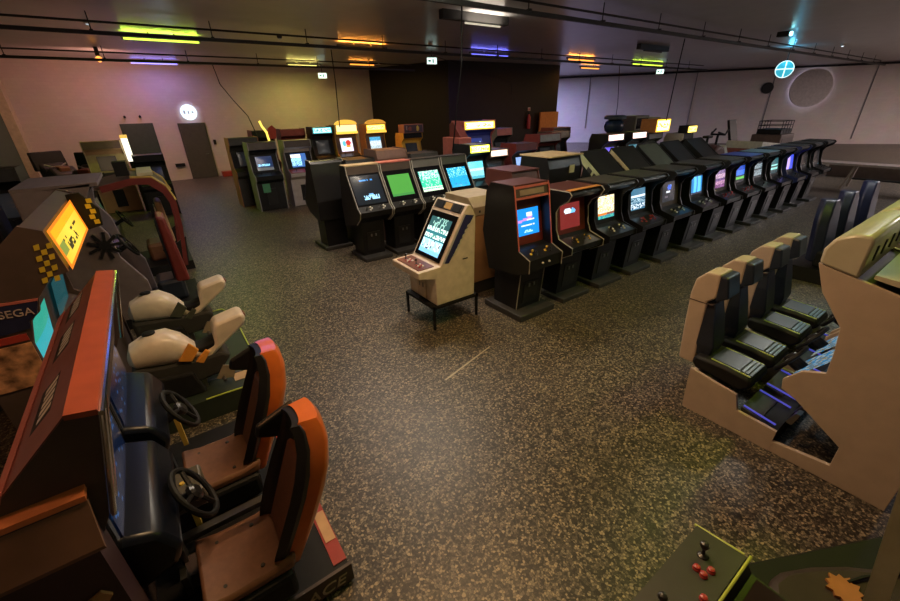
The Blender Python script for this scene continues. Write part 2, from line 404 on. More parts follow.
o = MB().box(.95, 1.3, 21.5, 21.6, .55, .68).build('wall_bracket', MATTE); tag(o, 'short black bracket low on the wall between the two dark doors', 'bracket')
o = MB().box(2.62, 3.05, 21.2, 21.55, 0, .22).build('plastic_crate', RED, bevel=.02); tag(o, 'small red crate on the floor by the single dark door', 'crate')

# round grey disc with a halo, small black disc, on the long wall
def wall_disc(t, z, r, m, off, label, name):
    p = on_right(t, z, off); M = Matrix.Translation(p) @ Matrix.Rotation(math.atan2(-nw.y, -nw.x), 4, 'Z') @ Matrix.Rotation(R(90), 4, 'Y')
    o = MB().lathe([(r, 0), (r, .05), (r*.96, .07), (0, .07)], 40, M).build(name, m); tag(o, label, 'wall disc'); return p
wall_disc(18.7, 3.2, 1.06, mat('grey_disc', (.5, .45, .43), .7), .22, 'large round grey disc mounted on the long wall with a pale halo', 'wall_disc')
wall_disc(16.5, 3.28, .32, MATTE, .06, 'small dark round disc on the long wall beside the big grey disc', 'wall_disc')
p = on_right(18.7, 3.2, .12); L = bpy.data.lights.new('halo_lamp', 'AREA'); L.shape = 'DISK'; L.size = 1.9; L.energy = 14; L.color = (.75, .72, 1.)
lo = bpy.data.objects.new('halo_lamp', L); COL.objects.link(lo); lo.location = on_right(18.7, 3.2, .19); lo.rotation_euler = nw.to_track_quat('-Z', 'Y').to_euler()
for i, (t, z0, lab) in enumerate(((5.7, 1.0, 'thin vertical conduit on the long wall next to the dark core wall'),
        (12.4, .6, 'thin vertical conduit on the long wall behind the stationary bike'), (16.75, .5, 'dark vertical conduit running down the wall below the small dark disc'),
        (21.7, .3, 'vertical conduit on the wall past the big grey disc above the bench'))):
    p = on_right(t, z0, .05); q = on_right(t, H, .05)
    o = MB().tube([p, q], .024).build('wall_conduit', GREY); tag(o, lab, 'conduit')
o = MB().tube([on_right(3, H-.12, .1), on_right(24, H-.12, .1)], .06).build('wall_pipe', MATTE); tag(o, 'long dark pipe along the top of the long wall', 'pipe')

# ================================================================== ceiling services
def track(y, x0, x1, label):
    o = tag(MB().box(x0, x1, y-.035, y+.035, 4.10, 4.17).build('busbar_track', DGREY), label, 'track', 'ceiling tracks')
    n = int((x1-x0)/2.2)
    for k in range(n): 
        xx = x0+.6+k*2.2
        MB().tube([(xx, y, 4.17), (xx, y, H)], .012, 6).box(xx-.03, xx+.03, y-.06, y+.06, 4.15, 4.19).build('hanger', DGREY, o)
    MB().tube([(x0, y+.22, 4.36), (x1, y+.22, 4.36)], .022).build('conduit', DGREY, o)
track(6.35, -3, 33, 'dark ceiling track over the main row of cabinets')
track(12.1, -3, 26, 'dark ceiling track across the middle of the hall')
track(17.6, -3, 10.8, 'dark ceiling track nearest the back wall')

def tube_light(x0, x1, y, c, s, label, power, z=4.33, up=.3):
    t = thing('tube_light', label, 'ceiling light', ((x0+x1)/2, y, z), 0, 'coloured tube lights')
    l = x1-x0
    MB().box(-l/2-.06, l/2+.06, -.06, .06, .03, .08).box(-.3, -.27, -.01, .01, .08, H-z).box(.27, .3, -.01, .01, .08, H-z).build('housing', GREY, t)
    MB().tube([(-l/2, 0, 0), (l/2, 0, 0)], .022, 10).build('tube', glow('tube_glow', c, s), t)
    for sgn in (-1, 1): MB().box(sgn*(l/2+.025)-.02, sgn*(l/2+.025)+.02, -.025, .025, -.025, .04).build('end_cap', WHITE, t)
    for dz, e, rx in ((-.05, power, 0), (.10, power*up, PI)):
        if e <= 0: continue
        L = bpy.data.lights.new('tube_lamp', 'AREA'); L.shape = 'RECTANGLE'; L.size = l; L.size_y = .08; L.energy = e; L.color = c
        lo = bpy.data.objects.new('tube_lamp', L); COL.objects.link(lo); lo.location = ((x0+x1)/2, y, z+dz); lo.rotation_euler = (rx, 0, 0)
    return t
YG = (.62, .95, .06); OR = (1., .33, .04); BL = (.16, .16, 1.); YE = (.95, .85, .10); CY = (.25, .55, 1.)
PW = (1., .86, .72)
tube_light(.35, 2.0, 14.3, YG, 2.6, 'lime green tube light over the gap before the single dark door', 42)
tube_light(.5, 1.95, 20.6, (.30, .25, 1.), 2.4, 'violet blue tube light near the back wall over the single dark door', 22, up=.2)
tube_light(5.8, 7.1, 19.4, (.95, .82, .2), 2.6, 'yellow tube light near the back wall', 70)
tube_light(5.7, 7.25, 13.6, OR, 2.6, 'orange tube light over the yellow marquee cabinets', 70)
tube_light(8.0, 9.1, 18.2, OR, 2.2, 'short orange tube light beside the dark core wall', 15)
tube_light(10.6, 12.4, 13.3, BL, 2.6, 'blue tube light in front of the dark core wall', 45)
tube_light(15.6, 17.3, 13.0, OR, 2.6, 'orange tube light off the corner of the core wall', 45)
tube_light(19.8, 21.3, 15.6, OR, 2.4, 'second orange tube light behind the one at the core corner', 25)
tube_light(20.5, 23.2, 13.1, YG, 2.2, 'lime tube light towards the long wall', 25)
tube_light(2.2, 3.6, 7.3, (1., .84, .7), 2, 'added warm white fill tube over the open aisle', 55, up=.5)  # unseen tube added to lift the dark floor further back
tube_light(.2, 1.8, 8.6, (.12, .2, 1.), 2.5, 'blue tube light over the motorbike machines', 3, up=3.)
# the tubes over the front of the hall, above the picture; some unseen ones are added fill
tube_light(.9, 2.5, 2.2, (1., .62, .30), 2, 'orange tube light over the front of the hall', 92, up=.4)
tube_light(4.7, 6.1, .6, (.66, .9, .05), 2, 'lime tube light over the white sit-down machines', 38, up=.6)
tube_light(-2.2, -.6, 2.0, (1., .4, .14), 2, 'orange tube light over the red racing machine', 15)
tube_light(2.6, 4.2, 5.4, (1., .86, .68), 2, 'warm tube light over the sloping cabinets', 80, up=1)
tube_light(9.0, 10.6, 1.5, (.85, .84, .78), 2, 'pale tube light over the far end of the main row', 50, up=4)
tube_light(22, 24, -1.2, (.95, .86, .9), 2, 'added pale fill tube past the bench', 650, up=.8)  # out of view, added to brighten the long wall
tube_light(30, 32, -.8, (1., .78, .72), 2, 'added pale fill tube at the far corner of the long wall', 600, up=.8)  # second unseen tube, also added for the long wall
tube_light(20.4, 21.9, 21.2, (.45, .48, 1.), 2, 'blue violet tube light behind the core wall', 1000)
tube_light(12.4, 14.0, 1.2, (.3, .75, 1.), 2, 'cyan tube light over the dark seated racers', 7, up=9)

# fixtures (the first given an added lamp), detectors, exit signs, lamps
t = thing('ceiling_fixture', 'long ceiling fixture with an added dim glow along its strip', 'ceiling light', (6.9, 8.5, 4.3))
MB().box(-.95, .95, -.08, .08, .03, .2).build('housing', DGREY, t); MB().tube([(-.3, 0, 0), (.75, 0, 0)], .02).build('tube', glow('dim_tube', (.9, .8, .6), .7), t)
for dz, e, rx in ((-.05, 30, 0), (.22, 8, PI)):  # fill light added here; the fixture itself is off
    L = bpy.data.lights.new('fixture_fill_lamp', 'AREA'); L.shape = 'RECTANGLE'; L.size = 1.; L.size_y = .08; L.energy = e; L.color = (1., .85, .7)
    lo = bpy.data.objects.new('fixture_fill_lamp', L); COL.objects.link(lo); lo.location = (7.1, 8.5, 4.3+dz if dz < 0 else 4.51-.005); lo.rotation_euler = (rx, 0, 0)
    if dz > 0: lo.location.z = 4.32; lo.location.y = 8.32
t = thing('ceiling_fixture', 'long unlit ceiling fixture beyond the orange tube', 'ceiling light', (16.2, 9.6, 4.3))
MB().box(-.95, .95, -.08, .08, .03, .2).build('housing', DGREY, t); MB().tube([(-.6, 0, 0), (.6, 0, 0)], .02).build('tube', GREY, t)
EXITM = glow('exit_green', (.7, 1., .9), 1.8)
def exit_sign(x, y, z, rz, label):
    t = thing('exit_sign', label, 'exit sign', (x, y, z), rz)
    MB().box(-.2, .2, -.03, .03, -.12, .12).build('case', WHITE, t); f = MB().box(-.18, .18, -.036, -.028, -.1, .1).build('face', EXITM, t)
    MB().box(-.14, -.04, -.04, -.036, -.03, .03).box(.02, .07, -.04, -.036, -.07, .06).build('symbols', mat('exit_ink', (.05, .35, .2)), f)
    MB().tube([(0, 0, .12), (0, 0, H-z)], .015, 6).build('stem', DGREY, t)
exit_sign(9.6, 14.4, 4.18, -20, 'lit exit sign hanging in front of the dark core wall')
exit_sign(7.6, 20.5, 4.05, -10, 'lit exit sign by the back wall beside the yellow tube')
exit_sign(24.0, 13.6, 4.12, -50, 'lit exit sign below the lime tube near the long wall')
for i, (x, y, lab) in enumerate(((-.25, 13.2, 'small round ceiling detector catching light above the left cabin machines'), (3.9, 13.4, 'dark round ceiling detector between the lime and orange tubes'),
        (9.0, 5.0, 'bright round ceiling lamp in front of the main track'), (8.5, 12.8, 'white round ceiling detector beside the orange tube'), (23.2, 5.9, 'small lit round ceiling lamp above the globe wall'))):
    t = thing('ceiling_detector', lab, 'ceiling fitting', (x, y, H)); MB().lathe([(.07, 0), (.07, -.04), (.05, -.07), (0, -.07)], 16).build('body', WHITE if i != 1 else DGREY, t)
    MB().lathe([(.035, -.068), (.03, -.09), (0, -.095)], 12).build('lens', glow('lens', (.8, .9, 1.), [.6, .05, 4, .8, 2][i]), t)
t = thing('projector', 'small spot projector on the ceiling with cyan light', 'projector', (16.7, 5.75, 4.38)); MB().box(-.1, .1, -.16, .16, -.06, .08).build('case', DGREY, t, bevel=.02)
MB().lathe([(.06, 0), (.06, .05), (0, .05)], 14, Matrix.Translation((0, -.16, 0)) @ Matrix.Rotation(R(90), 4, 'X')).build('lens', glow('cyan_lens', (.3, .9, 1.), 6), t)
t = thing('ceiling_lamp', 'small orange ceiling lamp near the back wall', 'ceiling light', (-.35, 17.9, 4.2))
MB().lathe([(.05, .3), (.06, .08), (.03, .05)], 12).build('holder', DGREY, t); MB().lathe([(.03, -.1), (.08, -.05), (.08, .02), (.03, .06)], 14).build('bulb', glow('orange_bulb', (1., .35, .06), 2.5), t)
L = bpy.data.lights.new('bulb_lamp', 'AREA'); L.shape = 'DISK'; L.size = .3; L.energy = 75; L.color = (1., .45, .32)
lo = bpy.data.objects.new('bulb_lamp', L); COL.objects.link(lo); lo.location = (-.35, 17.9, 4.05); lo.rotation_euler = Vector((0, .8, -.6)).to_track_quat('-Z', 'Y').to_euler()
# glowing globe
t = thing('hanging_globe', 'cyan glowing globe with a white cross hanging from the ceiling', 'globe lamp', (22.3, 7.3, 3.72))
rings = [(.29*math.sin(PI*k/14), -.29*math.cos(PI*k/14)) for k in range(15)]; rings[0] = (.001, -.29); rings[-1] = (.001, .29)
MB().lathe(rings, 28).build('globe', glow('globe_glow', (.04, .45, .6), 1.0), t, smooth=True)
def ringpts(f): return [f(2*PI*k/28) for k in range(29)]
b = MB()
for a in (R(20), R(110)): b.tube(ringpts(lambda q: ((.294)*math.cos(a)*math.cos(q), (.294)*math.sin(a)*math.cos(q), (.294)*math.sin(q))), .02, 6)
b.tube(ringpts(lambda q: ((.294)*math.cos(q), (.294)*math.sin(q), 0)), .02, 6).build('bands', glow('band_glow', (.7, .97, 1.), 1.6), t)
MB().tube([(0, 0, .29), (0, 0, H-3.72)], .015, 6).build('chain', DGREY, t)
L = bpy.data.lights.new('globe_lamp', 'POINT'); L.energy = 10; L.color = (.1, .6, 1.); L.shadow_soft_size = .1
lo = bpy.data.objects.new('globe_lamp', L); COL.objects.link(lo); lo.location = (22.0, 7.2, 4.25)

def cable(pts, label, r=.014):
    o = MB().tube(pts, r, 6).build('hanging_cable', MATTE); tag(o, label, 'cable', 'cables hanging from the ceiling tracks')
cable([(5.25, 6.85, 4.5), (5.27, 6.9, 3.3), (5.5, 7.55, 1.75)], 'black cable hanging straight down behind the teal blue sloping cabinet')
cable([(12.2, 6.4, 4.085), (12.5, 6.6, 3.2), (13.2, 7.0, 2.1)], 'black cable dropping to the cabinet with the yellow box sign')
cable([(17.9, 12.04, 4.085), (17.5, 11.6, 2.6), (16.9, 11.2, 1.6)], 'black cable dropping near the dark dome machine')
cable([(4.85, 12.16, 4.085), (4.95, 12.4, 3.3), (5.5, 13.9, 2.1)], 'black cable dropping to the bright yellow marquee cabinet')
cable([(2.7, 17.54, 4.085), (2.75, 17.3, 3.5), (2.9, 16.5, 3.0), (3.0, 15.2, 2.5), (3.0, 14.4, 1.9)], 'black cable sagging to the cabinet with the lit yellow edge')
cable([(8.2, 12.2, 4.085), (12.2, 12.8, 3.4), (12.3, 12.9, 3.0)], 'thin cable hanging in front of the dark core wall', .008)

# ================================================================== main row, fronts to the aisle
W_, K_ = (.9, .95, 1.), (.0, .0, .0)
n1 = rnd(11)
def gx_blue(u, v):
    if .72 < v < .84 and .5 < u < .75: return (.75, .85, 1.)
    if abs(v-(.52+.25*(u-.1))) < .045 and u < .75: return (.55, .25, .75)
    if .55 < v < .60 and .4 < u < .8: return (.9, .95, 1)
    if (.36 < v < .40 or .43 < v < .46) and .25 < u < .8 and n1(u, v) < .75: return (.8, .9, 1)
    if .1 < v < .2 and .4 < u < .72 and n1(u, v) < .7: return (.4, .8, 1)
    return (.01, .25, .80)
n2 = rnd(12)
def gx_warm(u, v):
    if v < .16: return (.03, .25, .35) if n2(u, v) < .6 else (.1, .5, .3)
    if v < .27: return (.8, .2, .03) if u < .5 else (.25, .08, .05)
    k = n2(u, v); return (1., .85, .55) if k < .55 else ((.95, .5, .12) if k < .8 else (.9, .9, .85))
n3 = rnd(13)
def gx_info(u, v):
    if .05 < v < .3: return (.7, .85, .95) if n3(u, v) < .45 else (.03, .10, .18)
    if .62 < v < .7: return (.75, .9, 1)
    if .34 < v < .55: return (.4, .6, .7) if n3(u, v) < .35 else (.04, .12, .2)
    return (.05, .16, .25)
gx_red = g_blob((.16, .018, .016), [(.36, .70, .17, .11, (.75, .9, 1)), (.62, .68, .14, .1, (.15, .5, .9)), (.5, .64, .1, .05, (.9, .9, .9))])
gx_fig = g_blob((.03, .03, .035), [(.52, .72, .16, .14, (.04, .12, .6)), (.62, .78, .08, .08, (.1, .3, .8)), (.42, .5, .18, .05, (.7, .75, .8)), (.3, .25, .2, .03, (.12, .1, .12))])
gx_bar = lambda u, v: ((.1, .55, 1.) if (.2 < u < .42 or .55 < u < .85) else (.02, .2, .5)) if .12 < v < .95 else (.02, .03, .06)
gx_pur = g_bands([(.2, (.3, .1, .3)), (.4, (.7, .35, .6)), (.55, (.2, .1, .3)), (.8, (.75, .5, .7)), (1., (.3, .2, .4))], 5, .8)
gx_grn = g_bands([(.22, (.02, .02, .03)), (.34, (.15, .6, .1)), (.45, (.02, .05, .1)), (.75, (.05, .2, .9)), (1., (.02, .08, .5))], 6, .4)
gx_gry = g_bands([(.15, (.04, .05, .06)), (.5, (.35, .45, .5)), (.6, (.05, .08, .1)), (.9, (.3, .4, .45)), (1., (.04, .04, .05))], 8, .9)
gx_teal = g_bands([(.25, (.02, .05, .06)), (.38, (.3, .75, .7)), (.5, (.02, .04, .05)), (.62, (.35, .8, .75)), (1., (.03, .12, .14))], 9, .4)
gx_vio = lambda u, v: (.5, .35, .95) if u < .42 else (.05, .08, .75)
r = cab('black cabinet with thin red trim and a bright blue screen, first of the main row', 3.77, 3.66, 0, T_TRIM, .62, gx_blue, bez=REDDK, marq=DBROWN, btn='k', stick='y', scr=(.20, .80, .45), zs=.965, group='main row cabinets')
for sgn in (-1, 1):
    MB().tube([(sgn*.30, y-.005, z) for y, z in ((-.12,1.80),(-.14,1.76),(-.27,.985))], .009, 6).build('edge_trim', REDTRIM, r)
    MB().tube([(sgn*.30, y-.005, z) for y, z in ((-.27,.985),(-.46,.91),(-.46,.74))], .008, 6).build('panel_trim', TRIMGRY, r)
    MB().tube([(sgn*.225, -.20-.004, .09), (sgn*.225, -.25-.004, .68)], .007, 6).build('corner_trim', TRIMGRY, r)
for sgn in (-1, 1): MB().box(sgn*.15-.12, sgn*.15+.12, .345, .36, .9, 1.5).build('rear_panel', BLACK2, r)
MB().plate((-.145, 1.62), (-.115, 1.785), .57, .006, .012, 0, .0, .137).plate((-.145, 1.62), (-.115, 1.785), .57, .006, .012, 0, .137, .0).build('marquee_frame', REDTRIM, r)
MB().plate((-.145, 1.62), (-.115, 1.785), .42, .004, .012, 0, .05, .05).build('title_plate', mat('dull_plate', (.30, .22, .17)), r)
for sx in (-.05, .07): inst('button', BTN['w'], r, (sx, -.452, .83), R(90))
MB().box(-.30, .30, -.12, .28, 1.79, 1.805).build('top_board', REDBLK, r)
mr = [('black cabinet with dark red screen surround and screen glow painted orange on its hood, second in main row', 4.63, gx_red, dict(bez=REDDK, top=REDBLK, lip=ORANGEP, btn='y', swide=.42, scr=(.14, .88, .4))),
      ('black cabinet showing a warm orange and white screen, third of the main row', 5.47, gx_warm, dict(trim=None, btn='w')),
      ('black cabinet showing white text on dark blue with red buttons, fourth in main row', 6.33, gx_info, dict(btn='r', stick='r')),
      ('black cabinet showing a small blue figure on a dark screen, fifth of the main row', 7.27, gx_fig, dict(bez=DBROWN, btn='w', trim=None)),
      ('black cabinet showing two upright light blue bars, sixth of the main row', 8.28, gx_bar, dict(btn='w')),
      ('black cabinet showing a pink and purple screen, seventh of the main row', 9.25, gx_pur, dict(bez=DBROWN, btn='r', stick='r')),
      ('black cabinet showing a blue screen over green ground, eighth of the main row', 10.18, gx_grn, dict(btn='r', top=BLUE, stick='r')),
      ('black cabinet showing a pale grey striped screen, ninth of the main row', 11.1, gx_gry, dict(btn='r', top=mat('slate_board', (.12, .2, .26)))),
      ('black cabinet showing a teal screen, tenth of the main row', 12.05, gx_teal, dict(btn='w')),
      ('black cabinet with a bright violet and blue screen, eleventh of the main row', 13.05, gx_vio, dict(btn='w', side=mat('blue_black_side', (.02, .03, .12)))),
      ('black cabinet with its screen off, second from the bench end of the main row', 14.05, None, dict(bez=DGREY, btn='w')),
      ('black cabinet with its screen off, at the bench end of the main row', 15.0, None, dict(bez=DGREY, btn='w'))]
for i, (lab, x, g, kw) in enumerate(mr):
    kw.setdefault('trim', TRIMGRY if i in (0, 3) else None)
    kw.setdefault('top', DGREY)
    cab(lab, x, 3.66, 0, T_CURVY, .70, g, group='main row cabinets', detail=2 if i < 7 else 1, zs=.965, **kw)

# ================================================================== second row, sloping screens
n4 = rnd(21)
def gs_dark(u, v):
    if .78 < v < .86 and .2 < u < .75 and n4(u, v) < .8: return (.05, .3, .8)
    if .17 < v < .3 and .28 < u < .8 and n4(u, v) < .75: return (.4, .75, 1)
    if .3 < v < .36 and .45 < u < .62: return (.2, .5, .9)
    return (.005, .008, .012)
n5 = rnd(22)
def gs_green(u, v):
    return (.07, .30, .045) if v > .08 else (.05, .24, .05)
def gs_pitch(u, v):
    if v < .12 or .16 < v < .2: return (.75, .95, .65)
    if v > .62: return (.65, .9, .8) if n5(u, v) < .5 else (.05, .55, .42)
    return (.04, .62, .36) if n5(u, v) < .8 else (.5, .9, .7)
n6 = rnd(23)
gs_teal = lambda u, v: (.02, .42, .72) if n6(u, v) < .75 else ((.3, .8, .95) if v > .5 else (.03, .3, .6))
for i, (lab, x, g, tm) in enumerate((('sloping cabinet with a dark blue lettered screen at the second row end', 3.12, gs_dark, WOODTOP), ('sloping cabinet with a plain green screen in the second row', 3.80, gs_green, PINKRED),
        ('sloping cabinet with a green and white game screen in the second row', 4.48, gs_pitch, mat('mauve_marquee', (.2, .15, .17))), ('sloping cabinet with a teal blue screen in the second row', 5.17, gs_teal, mat('pale_marquee', (.25, .25, .2))))):
    r = cab(lab, x, 7.1, 0, T_SLOPE, .66, g, bez=GLASS, trim=TRIMGRY, marq=[DBROWN, DBROWN, GREY, GREENGREY][i], btn='w', group='second row cabinets', zs=.97, swide=.47 if i else .56, scr=(.17, .85, .46) if i else (.06, .94, .56), side=DGREY)
    MB().box(-.33, .33, -.03, .22, 1.745, 1.765).build('top_board', [WOODTOP, PINKRED, DGREY, DGREY][i], r)

# ================================================================== white candy style cabinet on its stand
T_CANDY = [(-.29,.325),(.31,.325),(.33,1.40),(.25,1.53),(.20,1.53),(.12,1.42),(-.22,.84),(-.54,.83),(-.54,.745),(-.30,.69)]
r = thing('candy_cabinet', 'cream sit-down arcade cabinet with a slanted glowing screen on a low black stand', 'arcade machine', (2.79, 4.15, 0), -90)
MB().prism(T_CANDY, -.33, .33).build('body', WHITE, r, bevel=.012)
n7 = rnd(31)
def gc(u, v):
    k = n7(u, v)
    if v < .1: return (.25, .6, .9)
    if .55 < v < .6 or .38 < v < .42: return (.03, .2, .22)
    if v < .38: return (.45, .85, 1.) if k < .7 else ((.95, 1, 1) if k < .93 else (.05, .05, .05))
    if v < .72: return (.85, 1., .95) if k < .6 else (.1, .35, .3)
    return (.35, .65, .55) if k < .4 and .2 < u < .85 else (.03, .1, .1)
MB().plate((-.22, .84), (.12, 1.42), .57, .012, .002, 0, .03, .03).build('screen_bezel', GLASS, r, bevel=.004)
pic('screen', (-.22, .84), (.12, 1.42), .44, gc, SCREEN, r, off=.016, bulge=.01, lo=.12, hi=.84, nx=22, ny=26)
sp = MB().plate((.12, 1.42), (.20, 1.53), .58, .006, .001, 0, .012, .012).build('speaker_panel', DGREY, r)
for sx in (-.18, .18): MB().plate((.12, 1.42), (.20, 1.53), .15, .008, .005, sx, .02, .02).build('speaker_grille', MATTE, sp)
MB().plate((.12, 1.42), (.20, 1.53), .14, .008, .005, 0, .025, .025).build('title_plate', mat('gold_plate', (.5, .32, .1)), sp)
cp = MB().plate((-.53, .83), (-.25, .84), .54, .008, .001, 0, .03, .03).build('control_panel', mat('maroon_panel', (.13, .04, .04), .35), r)
for sx in (-.2, .05):
    inst('joystick', STICK['k'], cp, (sx, -.40, .84))
    for k in range(6): inst('button', BTN['rw'[k % 2]], cp, (sx+.06+.035*(k % 3), -.43+.05*(k//3), .842))
stripe = [(-.17,.87),(.17,1.425),(.30,1.40),(.25,1.33),(-.10,.86)]
MB().prism(stripe, .331, .335).build('blue_stripe', mat('dark_blue_decal', (.02, .025, .12), .4), r)
MB().prism([(-.19,.875),(.15,1.44),(.17,1.43),(-.165,.87)], .331, .337).build('silver_stripe', mat('silver_decal', (.4, .42, .46), .35), r)
b = MB()
for k in range(7):
    t0 = .10+.1*k; y0 = -.10+.37*t0+.025; z0 = .88+.55*t0
    b.prism([(y0, z0), (y0+.045, z0+.02), (y0+.055, z0+.05), (y0+.012, z0+.03)], .336, .338)
b.build('stripe_lettering', mat('pale_decal', (.55, .55, .5)), r)
MB().box(.331, .335, .12, .2, .86, .875).build('warning_label', INK, r)
d = MB().box(-.1, .1, -.312, -.295, .36, .62).build('coin_door', mat('cream_door', (.55, .47, .36)), r)
for sx in (-.04, .04): MB().box(sx-.012, sx+.012, -.318, -.311, .5, .56).build('coin_slot', STEEL, d)
st = MB().box(-.35, .35, -.36, -.33, .29, .32).box(-.35, .35, .33, .36, .29, .32).box(-.35, -.32, -.36, .36, .29, .32).box(.32, .35, -.36, .36, .29, .32).box(-.33, .33, -.34, .34, .312, .324).build('stand', MATTE, r)
for sx in (-.335, .335):
    for sy in (-.345, .345): MB().box(sx-.014, sx+.014, sy-.014, sy+.014, 0, .29).build('leg', MATTE, st)

# tan box cabinet behind it
r = thing('wooden_cabinet', 'tan wooden cabinet with a cream box top standing behind the cream arcade machine', 'arcade machine', (3.80, 4.75, 0))
MB().box(-.27, .25, -.4, .3, 0, .2).build('base', DGREY, r); MB().box(-.3, .28, -.42, .3, .2, 1.22).build('body', TAN, r, bevel=.008)
tp = MB().prism([(-.43, 1.22), (.25, 1.22), (.25, 1.46), (-.30, 1.46), (-.43, 1.34)], -.31, .29).build('top_box', mat('cream_box', (.34, .28, .18)), r, bevel=.006)
for sx in (-.2, .16): MB().box(sx-.012, sx+.012, -.437, -.428, 1.26, 1.29).build('bolt', INK, tp)

# ================================================================== backs behind the main row (they face the other aisle)
r = cab('big black box cabinet seen from behind with a pale wooden top and stuck-on papers', 5.45, 4.78, 180, T_TALL, .80, None, group=None, detail=1, name='box_cabinet')
MB().box(-.40, .40, -.26, .41, 1.862, 1.88).build('top_board', WOODTOP, r)
b = MB()
for yy, zz, s_ in ((.05, 1.55, .09), (.2, 1.42, .07), (-.1, 1.5, .06)): b.box(.401, .405, yy-s_, yy+s_, zz-s_, zz+s_)
b.build('stickers', PAPER, r)
MB().box(-.2, -.08, .402, .41, 1.6, 1.72).build('paper_note', PAPER, r)
r = cab('dark red cabinet seen from behind, at the back of the blue screen cabinet', 4.5, 4.7, 180, T_TALL, .56, None, side=REDBLK, body=REDBLK, detail=1, zs=.93)
MB().box(-.28, .28, -.22, .36, 1.862, 1.88).build('top_board', REDBLK, r)
for i, (x, lab, art, bm) in enumerate(((6.72, 'sloping back cabinet with a pale green striped side, behind the third main row cabinet', mat('pale_green_side', (.42, .46, .26)), BLACK2),
        (7.62, 'sloping back cabinet with cream lettered side, behind the fourth main row cabinet', mat('cream_side', (.55, .47, .30)), BLACK2),
        (8.5, 'sloping back cabinet with a green tinged back, behind the fifth main row cabinet', None, GREENGREY),
        (9.4, 'sloping back cabinet with a dark grey back, behind the sixth main row cabinet', None, BLACK2),
        (10.45, 'sloping back cabinet behind the seventh main row cabinet', None, BLACK2))):
    r = cab(lab, x, 4.62, 180, T_BACK, .74, None, side=BLACK, body=bm, detail=1, group='cabinets facing the other aisle', zs=1.03)
    if art:
        side_art(r, .74, [(.455,1.27),(.42,1.325),(-.18,1.765),(-.22,1.66),(.15,1.36),(.40,1.06)], art, 1)
        for k in range(3): side_art(r, .75, [(.33-.13*k,1.24+.095*k),(.36-.13*k,1.30+.095*k),(.27-.13*k,1.365+.095*k),(.24-.13*k,1.305+.095*k)], INK if i == 0 else BROWN, 1, 'side_lettering')

# ================================================================== red twin racing machine
def racing_seat(parent, cx, cy, L, shell, label=None):
    s = MB().box(cx-.36, cx+.05, cy-.24, cy+.24, .20, .38).build('seat_base', MATTE, parent, L, bevel=.03)
    c = MB().prism([(cx-.36, .38), (cx+.06, .38), (cx+.08, .47), (cx-.05, .44), (cx-.25, .445), (cx-.36, .47)], cy-.215, cy+.215, 'y').build('seat_cushion', LEATHER, parent, L, bevel=.02, smooth=True)
    b = MB()
    for dx in (-.26, -.08):
        for dy in (-.14, .14): b.lathe([(.012, 0), (.01, .008), (0, .008)], 8, Matrix.Translation((cx+dx, cy+dy, .441)))
    b.build('cushion_stud', INK, c, L)
    lv = [(.34, .13, .16, .05), (.50, .20, .20, .075), (.66, .275, .215, .085), (.82, .345, .215, .085), (.93, .38, .20, .075), (1.06, .395, .165, .05), (1.15, .385, .125, .03), (1.19, .365, .10, .02)]
    def ring(z, xb, w, wr, o0, o1, k0, k1, N=12):
        P = []
        for i in range(N+1):
            t = -1+2*i/N; P.append((cx+xb-o0-wr*(1-math.cos(t*PI/2))*k0, cy+w*math.sin(t*PI/2)*(1-o0*1.2), z))
        for i in range(N+1):
            t = 1-2*i/N; P.append((cx+xb-o1-wr*(1-math.cos(t*PI/2))*k1, cy+w*math.sin(t*PI/2)*(1-o1*1.6), z))
        return P
    MB().loft([ring(z, xb, w, wr, 0, .09, 1, 1) for z, xb, w, wr in lv]).build('backrest_shell', shell, parent, L, smooth=True)
    l = MB().loft([ring(z-.008, xb, w*1.09, wr*1.1, .085, .125, 1., 1.1) for z, xb, w, wr in lv]).build('backrest_liner', BLACK2, parent, L, smooth=True)
    for sg in (1,):
        MB().prism([(cx+.27, .90), (cx+.07, .99), (cx+.09, 1.06), (cx+.30, 1.14)], cy+sg*.19-.02, cy+sg*.19+.02, 'y').build('side_wing', BLACK2, parent, L, bevel=.015)
    MB().prism([(cx+.02, .46), (cx+.08, .45), (cx+.27, .94), (cx+.215, .95)], cy-.15, cy+.13, 'y').build('back_pad', LEATHER, parent, L, bevel=.02)
def steering(parent, x, y, z, L, r=.15):
    M = Matrix.Translation((x, y, z)) @ Matrix.Rotation(R(62), 4, 'Y')
    pts = [M @ Vector((r*math.cos(2*PI*k/24), r*math.sin(2*PI*k/24), 0)) for k in range(25)]
    w = MB().tube(pts, .016, 8).build('steering_wheel', MATTE, parent, L, smooth=True)
    b = MB().lathe([(.05, -.01), (.05, .012), (.03, .025), (0, .025)], 14, M)
    for a in (0, 120, 240): b.tube([M @ Vector((0, 0, 0)), M @ Vector((r*math.cos(R(a)), r*math.sin(R(a)), 0))], .012, 6)
    b.build('wheel_hub', BLACK2, w, L)
    MB().tube([M @ Vector((0, 0, -.01)), M @ Vector((0, 0, -.2))], .03, 10).build('steering_column', MATTE, parent, L)

